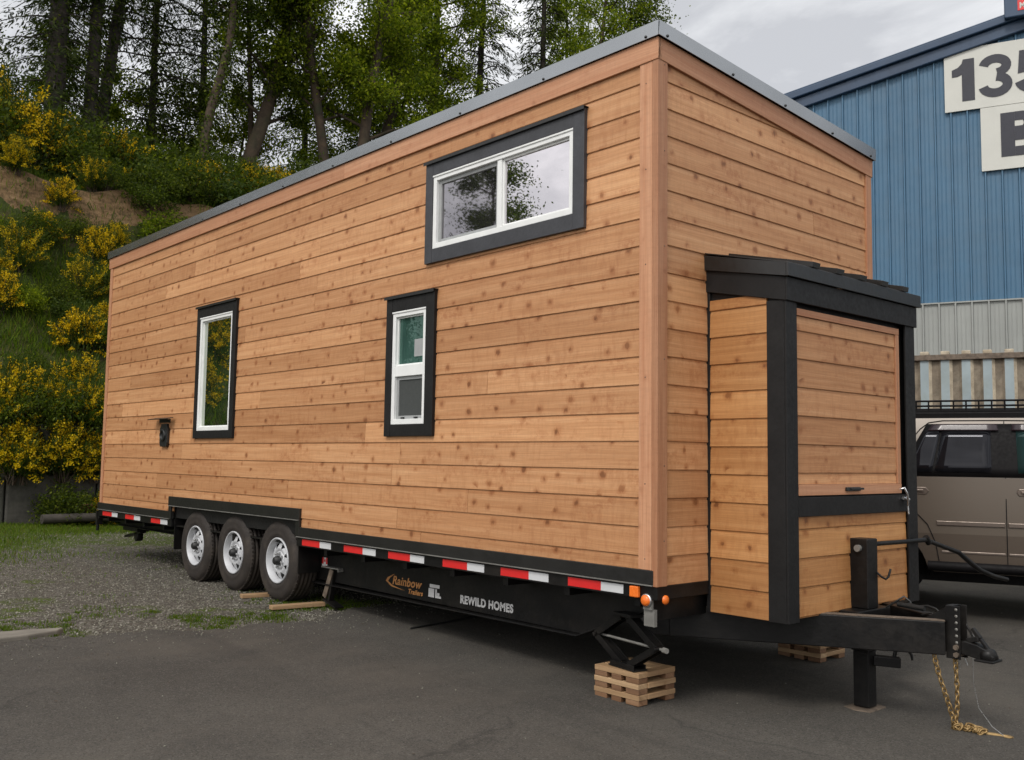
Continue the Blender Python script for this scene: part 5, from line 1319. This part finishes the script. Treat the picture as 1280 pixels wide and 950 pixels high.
BR = [ # x, y, proto, scale, label
 (2.75, 21.5, 0, .62, 'yellow broom bush hanging at the right end of the sandy scar'),
 (1.45, 19.9, 1, .75, 'broom bush left on the bank below the sandy scar'),
 (.95, 19.4, 2, .65, 'small broom bush at the left picture edge, halfway up the bank'),
 (3.35, 20.3, 0, .80, 'bright broom bush on the bank just left of the house roof tip'),
 (2.75, 19.4, 1, .70, 'broom bush just below the one by the house roof tip'),
 (2.20, 17.9, 2, .85, 'broom bush on the lower bank beside the upper house wall'),
 (.62, 16.15, 1, .85, 'large flowering broom spilling over the left part of the block wall'),
 (1.25, 15.98, 0, .72, 'flowering broom drooping over the middle of the block wall'),
 (2.0, 16.2, 2, .80, 'flowering broom on the wall top next to the house'),
 (1.95, 15.15, 0, .50, 'small broom growing at the wall foot by the house corner'),
 (-.6, 16.3, 1, 1.0, 'broom on the wall top mirrored low in the far window'),
 (-3.6, 17.0, 0, 1.1, 'broom bush mirrored in the far window, lower one'),
 (-5.2, 18.2, 2, 1.2, 'broom bush mirrored in the middle of the far window'),
 (-4.6, 19.8, 1, 1.2, 'broom bush mirrored high in the far window'),
 (-6.5, 20.3, 0, 1.1, 'broom bush mirrored at the top of the far window'),
 (-4.4, 16.8, 2, 1.0, 'lowest broom bush mirrored in the far window'),
 (-3.9, 18.1, 0, 1.1, 'broom bush mirrored at the right of the far window'),
 (-5.6, 19.2, 2, 1.2, 'broom bush mirrored in the upper half of the far window'),
 (-2.0, 18.4, 2, 1.0, 'broom bush on the bank left of the yard'),
 (2.3, 22.9, 0, 1.25, 'tall orange yellow broom on the crest at the left edge'),
 (3.1, 23.3, 2, 1.30, 'orange yellow broom on the crest below the ivy conifer'),
 (1.8, 23.8, 1, 1.5, 'tall broom at the picture edge on the crest'),
 (4.7, 23.2, 1, .95, 'sparse broom on the crest under the leaning conifer trunk'),
 (7.0, 22.9, 1, .90, 'sparse yellow broom on the crest below the sky gap'),
 (8.6, 23.2, 0, 1.25, 'bright broom in front of the thick leaning trunk'),
 (9.7, 23.4, 2, 1.30, 'bright broom right of the thick leaning trunk'),
 (10.9, 23.0, 1, 1.15, 'broom on the crest right behind the roof line'),
 (12.4, 23.1, 0, .9, 'small broom behind the roof line below the leaning left trunk'),
 (2.2, 20.9, 2, .70, 'yellow broom just under the sandy scar'),
 (3.9, 20.9, 0, .60, 'broom hugging the roof tip above the bank'),
 (.75, 18.6, 0, .75, 'broom bush low on the bank at the picture edge'),
 (1.9, 16.9, 1, .70, 'broom above the wall between the drooping ones'),
 (3.0, 18.4, 2, .75, 'broom bush peeking from behind the house corner on the bank'),
 (.25, 15.75, 2, .85, 'broom hanging over the wall at the picture edge'),
 (1.75, 15.62, 1, .62, 'broom hanging down the wall next to the house corner'),
 (.45, 15.40, 2, .95, 'broom rooted between the block courses at the left edge'),
 (1.25, 15.42, 0, .85, 'broom rooted between the block courses in the middle'),
 (1.85, 15.42, 2, .8, 'broom rooted between the block courses by the house corner'),
 (1.7, 21.7, 0, .7, 'broom in the left part of the sandy scar'),
 (3.6, 21.9, 1, .6, 'broom hanging over the scar from the crest'),
 (5.9, 22.5, 2, .55, 'tiny broom tuft right of the sandy scar on the crest'),
]
for x, y, pi, sc_, lb in BR:
    if not used[pi]: o = protoB[pi]; used[pi] = True
    else: o = copy_tree(protoB[pi])
    o.location = (x, y, .93 if 15.3 < y < 15.5 else H(x, 16.1 if 15.55 < y < 16.1 else y)); o.scale = (sc_,) * 3; o.rotation_euler = (0, 0, rr.uniform(0, 6.28))
    tag(o, lb, 'bush', 'yellow flowering broom bushes')
protoS = [make_shrub(201), make_shrub(202, 4200, 'leaf_broad', .8, 1.0), make_shrub(203, 3600, 'broom_green', .9, .8)]
usedS = [False] * 3
SH = [(.3, 22.9, 0, 1.1), (1.1, 23.3, 0, 1.5), (2.6, 24.1, 2, 1.6), (3.6, 22.7, 0, .95), (4.3, 23.6, 0, 1.3), (5.3, 23.0, 2, 1.15), (5.6, 24.4, 0, 1.5), (6.4, 22.3, 0, 1.1),
      (6.5, 23.9, 1, 1.3), (7.6, 22.4, 2, 1.2), (7.9, 23.6, 0, 1.4), (8.9, 22.1, 0, 1.2), (9.3, 24.4, 1, 1.5), (10.2, 22.4, 2, 1.3), (11.3, 24.2, 0, 1.6), (12.0, 22.3, 1, 1.2), (13.6, 23.2, 0, 1.6), (14.9, 24.2, 1, 1.7),
      (5.3, 21.3, 1, .85), (6.3, 20.9, 2, 1.0), (4.6, 20.4, 1, .6), (5.4, 22.0, 0, .8), (1.3, 15.15, 0, .62), (.2, 20.4, 2, .7), (2.4, 18.8, 2, .55), (16.5, 25.2, 0, 1.8), (18.4, 25.6, 1, 1.8), (20.3, 25.2, 0, 1.9), (1.9, 16.9, 2, .6), (1.0, 17.2, 0, .45), (1.9, 20.6, 0, .7), (3.1, 21.2, 0, .55), (.9, 20.9, 1, .6), (2.2, 19.2, 0, .55), (1.3, 18.6, 1, .5), (2.7, 18.0, 0, .6), (3.6, 19.5, 0, .7), (.7, 15.7, 0, .7), (1.5, 15.75, 0, .75), (2.2, 15.7, 0, .7), (5.0, 21.6, 0, .75), (4.0, 21.9, 0, .6)]
wh = ['at the far left of the crest', 'under the left edge of the conifers', 'behind the crest broom', 'right above the sandy scar', 'below the ivy conifer', 'between crest brooms', 'behind the leaning conifer', 'at the right end of the scar',
      'in the sky gap', 'above the far roof tip', 'under the elbow bent trunk', 'overhanging the far roof edge', 'behind the thick trunk', 'behind the roof line', 'at the base of the two leaning trunks', 'rising over the roof line', 'below the parallel trunks', 'right of the parallel trunks',
      'lying against the sandy scar', 'beside the roof tip on the bank', 'on the upper bank slope', 'on the lip of the scar', 'growing in front of the block wall', 'on the left bank slope', 'in the middle of the bank', 'behind the upper roof edge', 'far behind the high roof edge', 'farthest right on the crest', 'just above the wall by the house', 'just above the wall on the left', 'under the left part of the scar', 'against the middle of the scar', 'left on the upper bank', 'between the two middle brooms', 'low in the middle of the slope', 'on the lower slope near the house', 'beside the upper left house corner', 'drooping over the wall at the left', 'drooping over the middle of the wall', 'drooping over the wall by the house', 'at the roof tip below the crest', 'at the top edge of the scar']
for (x, y, pi, sc_), w_ in zip(SH, wh):
    if not usedS[pi]: o = protoS[pi]; usedS[pi] = True
    else: o = copy_tree(protoS[pi])
    o.location = (x, y, H(x, 16.1 if 15.55 < y < 16.1 else y)); o.scale = (sc_,) * 3; o.rotation_euler = (0, 0, rr.uniform(0, 6.28))
    tag(o, 'green leafy shrub ' + w_, 'shrub', 'green shrubs on the bank and crest')

# grass: bank cover, weeds at its foot and tufts along the asphalt, in three sheets nobody could count
def blades(name, pts, hmin, hmax, wd, label):
    P = np.array(pts); n = len(P); D = np.stack([GR.normal(0, .38, n), GR.normal(0, .38, n), np.ones(n)], 1)
    o = cards(name, P, D, rdir(n), GR.uniform(hmin, hmax, n), GR.uniform(.5, 1.3, n) * wd, M['grass']); return tag(o, label, 'grass', None, 'stuff')
pts = []
for _ in range(62000):
    x = rnd.uniform(-7, 7.5); y = 16.35 + (21.7 - 16.35) * rnd.random()
    if y > 21.1 and rnd.random() < .65: continue
    if math.sin(x * 2.1 + y * 1.7) + math.sin(x * .9 - y * 2.3) + math.sin(x * 4.3 + y * 3.1) * .6 < -.55 and rnd.random() < .8: continue
    pts.append((x, y, H(x, y) - .02))
for _ in range(5000):
    x = rnd.uniform(-3, 7); y = rnd.uniform(21.9, 23.2); pts.append((x, y, H(x, y) - .02))
blades('bank_grass', pts, .10, .34, .022, 'long green grass and weeds covering the bank')
pts = []
def dens(x, y):
    a = sst(11.6, 13.6, y + .25 * math.sin(x * 3)) * (1 if x < 3 else 0)
    l = sst(.9, -.8, x + .5 * math.sin(y * 1.3) + .3 * math.sin(y * 3.1)) * sst(8.6, 10.4, y + .3 * math.sin(x * 2.7)) * .85
    return max(a, l)
while len(pts) < 26000:
    x = rnd.uniform(-5, 2.9); y = rnd.uniform(5.5, 15.3)
    if rnd.random() < dens(x, y): pts.append((x, y, H(x, y) - .01))
blades('verge_grass', pts, .03, .095, .010, 'short green grass at the foot of the block wall')
pts = []
for _ in range(480):
    x = rnd.uniform(-3.6, .6); e_ = edge_y(x); y = e_ + abs(rnd.gauss(0, .55)) + .02; rad = rnd.uniform(.03, .14)
    if math.sin(x * 5 + y * 3) + math.sin(x * 2.3 - y * 4) < -.1: continue
    for _ in range(rnd.randint(18, 60)):
        a = rnd.uniform(0, 6.28); q = rad * math.sqrt(rnd.random()); xx, yy = x + q * math.cos(a), y + q * math.sin(a)
        if yy > edge_y(xx) - .02: pts.append((xx, yy, H(xx, yy) - .005))
for _ in range(160):
    x = rnd.uniform(-3.5, 1.2); y = rnd.uniform(5.0, 11)
    for _ in range(rnd.randint(5, 22)): xx, yy = x + rnd.gauss(0, .06), y + rnd.gauss(0, .06); pts.append((xx, yy, H(xx, yy) - .005))
for _ in range(40):
    x = rnd.uniform(.1, .9); y = rnd.uniform(4.0, 4.3)
    for _ in range(20): xx, yy = x + rnd.gauss(0, .05), y + rnd.gauss(0, .03); pts.append((xx, yy, H(xx, yy) - .005))
blades('weed_tufts', pts, .012, .042, .007, 'small yellow green weed tufts between gravel and asphalt')

pts = []
for _ in range(9000):
    t = rnd.uniform(-4.5, 4.5); q = rnd.uniform(.05, 1.5) ** 1.2; x = 9.57 + .358 * t - .93 * q; y = 2.28 - .934 * t - .358 * q
    if math.sin(t * 5) + math.sin(t * 2.3 + q * 4) > -.4: pts.append((x, y, H(x, y) + .012))
blades('container_weeds', pts, .03, .12, .012, 'dry weeds along the foot of the shipping container')

# loose gravel
def stones(name, npt, fn, smin, smax, label):
    oct_ = np.array([(1, 0, 0), (-1, 0, 0), (0, 1, 0), (0, -1, 0), (0, 0, 1), (0, 0, -1)], float); F = [(0, 2, 4), (2, 1, 4), (1, 3, 4), (3, 0, 4), (2, 0, 5), (1, 2, 5), (3, 1, 5), (0, 3, 5)]
    P = []
    while len(P) < npt:
        q = fn()
        if q: P.append(q)
    P = np.array(P); S = GR.uniform(smin, smax, (npt, 1, 1)) * GR.uniform(.6, 1.2, (npt, 1, 3)); J_ = GR.uniform(.7, 1.2, (npt, 6, 1))
    q = GR.uniform(0, 2 * PI, npt); c, s = np.cos(q), np.sin(q); V = oct_[None] * J_ * S; V[..., 2] *= .7
    Xr = V[..., 0] * c[:, None] - V[..., 1] * s[:, None]; Yr = V[..., 0] * s[:, None] + V[..., 1] * c[:, None]; V = np.stack([Xr, Yr, V[..., 2]], -1) + P[:, None]
    me = bpy.data.meshes.new(name); fs = (np.array(F)[None] + (np.arange(npt) * 6)[:, None, None]).reshape(-1)
    me.vertices.add(npt * 6); me.vertices.foreach_set('co', V.astype(np.float32).ravel()); nf = npt * 8
    me.loops.add(nf * 3); me.loops.foreach_set('vertex_index', fs.astype(np.int32)); me.polygons.add(nf)
    me.polygons.foreach_set('loop_start', np.arange(0, nf * 3, 3, dtype=np.int32)); me.polygons.foreach_set('loop_total', np.full(nf, 3, dtype=np.int32)); me.update(calc_edges=True)
    me.materials.append(M['rock']); o = bpy.data.objects.new(name, me); C.objects.link(o); return tag(o, label, 'gravel', None, 'stuff')
def gp():
    x = rnd.uniform(-4.2, 3.0); y = 3.6 + 9.5 * rnd.random() ** 1.3
    if y < edge_y(x): return None
    if rnd.random() < .8 * dens(x, y): return None
    return (x, y, H(x, y) + .003)
stones('gravel', 42000, gp, .004, .014, 'loose grey gravel beside and under the trailer wheels')
def gp2():
    x = rnd.uniform(-4, 3); e_ = edge_y(x); y = e_ - abs(rnd.gauss(0, .35)); 
    if rnd.random() < .25: x = rnd.uniform(-4, 6); y = rnd.uniform(-2.5, 3.6)
    return (x, y, H(x, y) + .017)
stones('scattered_grit', 1500, gp2, .003, .009, 'scattered grit on the asphalt near its edge')
n_ = 260; q_ = []
for _ in range(n_):
    x = rnd.uniform(-4, 3.5); y = edge_y(x) - abs(rnd.gauss(0, .9)) if rnd.random() < .6 else rnd.uniform(-2.5, 3.4); q_.append((x, y, H(x, y) + .020))
dd_ = rdir(n_); dd_[:, 2] *= .1; nn_ = rdir(n_) * .25 + np.array([0, 0, 1.0])
tag(cards('leaf_litter', np.array(q_), dd_, nn_, GR.uniform(.012, .034, n_), GR.uniform(.008, .02, n_), M['twig']), 'dead leaves and twig bits scattered over the asphalt', 'leaf litter', None, 'stuff')
m = MB(); m.tube([(.28, 2.86, H(.28, 2.86) + .022), (.9, 2.95, H(.9, 2.95) + .022), (1.7, 3.2, H(1.7, 3.2) + .022)], .008, 6)
tag(m.build('rod', M['dkgreen']), 'thin dark rod lying on the asphalt under the trailer', 'rod')

# ------------------------------------------------------------------ camera
f = 1203.7674
R = Vector((0.7456, -0.6662, 0.0142)).normalized(); F = Vector((0.6632, 0.744, 0.0818)).normalized()
U = R.cross(F).normalized(); F = U.cross(R).normalized()
cam = bpy.data.cameras.new('camera'); co = bpy.data.objects.new('camera', cam); C.objects.link(co)
mw = Matrix((R, U, -F)).transposed().to_4x4(); mw.translation = Vector((-4.5433, -3.7736, 1.3884)); co.matrix_world = mw
cam.sensor_fit = 'HORIZONTAL'; cam.sensor_width = 36; cam.lens = f / 1280 * 36; cam.clip_end = 2000
bpy.context.scene.camera = co

# ------------------------------------------------------------------ light
SUN_EL, SUN_AZ = 48, 252       # azimuth measured from +y towards +x
sd = Vector((math.sin(R_(SUN_AZ)) * math.cos(R_(SUN_EL)), math.cos(R_(SUN_AZ)) * math.cos(R_(SUN_EL)), math.sin(R_(SUN_EL))))
sl_ = bpy.data.lights.new('sun', 'SUN'); sl_.energy = 1.6; sl_.angle = R_(16); sl_.color = (1, .955, .90)
so = bpy.data.objects.new('sun', sl_); C.objects.link(so); so.rotation_euler = sd.to_track_quat('Z', 'Y').to_euler()

w = bpy.data.worlds.new('World'); bpy.context.scene.world = w; w.use_nodes = True; nt = w.node_tree
bg = nt.nodes['Background']
sky = nt.nodes.new('ShaderNodeTexSky'); sky.sky_type = 'NISHITA'; sky.sun_disc = False; sky.sun_elevation = R_(SUN_EL); sky.sun_rotation = R_(SUN_AZ)
tc = nt.nodes.new('ShaderNodeTexCoord').outputs['Generated']
cl = noise(nt, mapping(nt, tc, (1, 1, 2.2)), 3.4, 8, .6, .6)
cl2 = noise(nt, mapping(nt, tc, (1, 1, 2.0), (3, 1, 7)), 1.1, 3, .5)
cc = ramp(nt, math_(nt, 'ADD', math_(nt, 'MULTIPLY', cl, .6), math_(nt, 'MULTIPLY', cl2, .4)), [(.38, (6.6, 6.7, 7.0)), (.47, (8.7, 8.8, 9.0)), (.53, (11.2, 11.25, 11.4)), (.60, (14.2, 14.2, 14.2))]).outputs[0]
# thin bright cloud round the hidden sun
dt = nt.nodes.new('ShaderNodeVectorMath'); dt.operation = 'DOT_PRODUCT'; L(nt, tc, dt.inputs[0]); dt.inputs[1].default_value = sd
gl = math_(nt, 'POWER', math_(nt, 'MAXIMUM', dt.outputs['Value'], 0.0), 3.0)
cc2 = mixc(nt, 1.0, cc, mixc(nt, gl, (1, 1, 1), (1.9, 1.84, 1.76)), 'MULTIPLY')
col = mixc(nt, .90, sky.outputs[0], cc2)
L(nt, col, bg.inputs[0]); bg.inputs[1].default_value = .1
sc = bpy.context.scene
sc.view_settings.view_transform = 'Standard'; sc.view_settings.look = 'None'; sc.view_settings.exposure = 0; sc.view_settings.gamma = 1
sc.cycles.max_bounces = 6; sc.cycles.transparent_max_bounces = 4
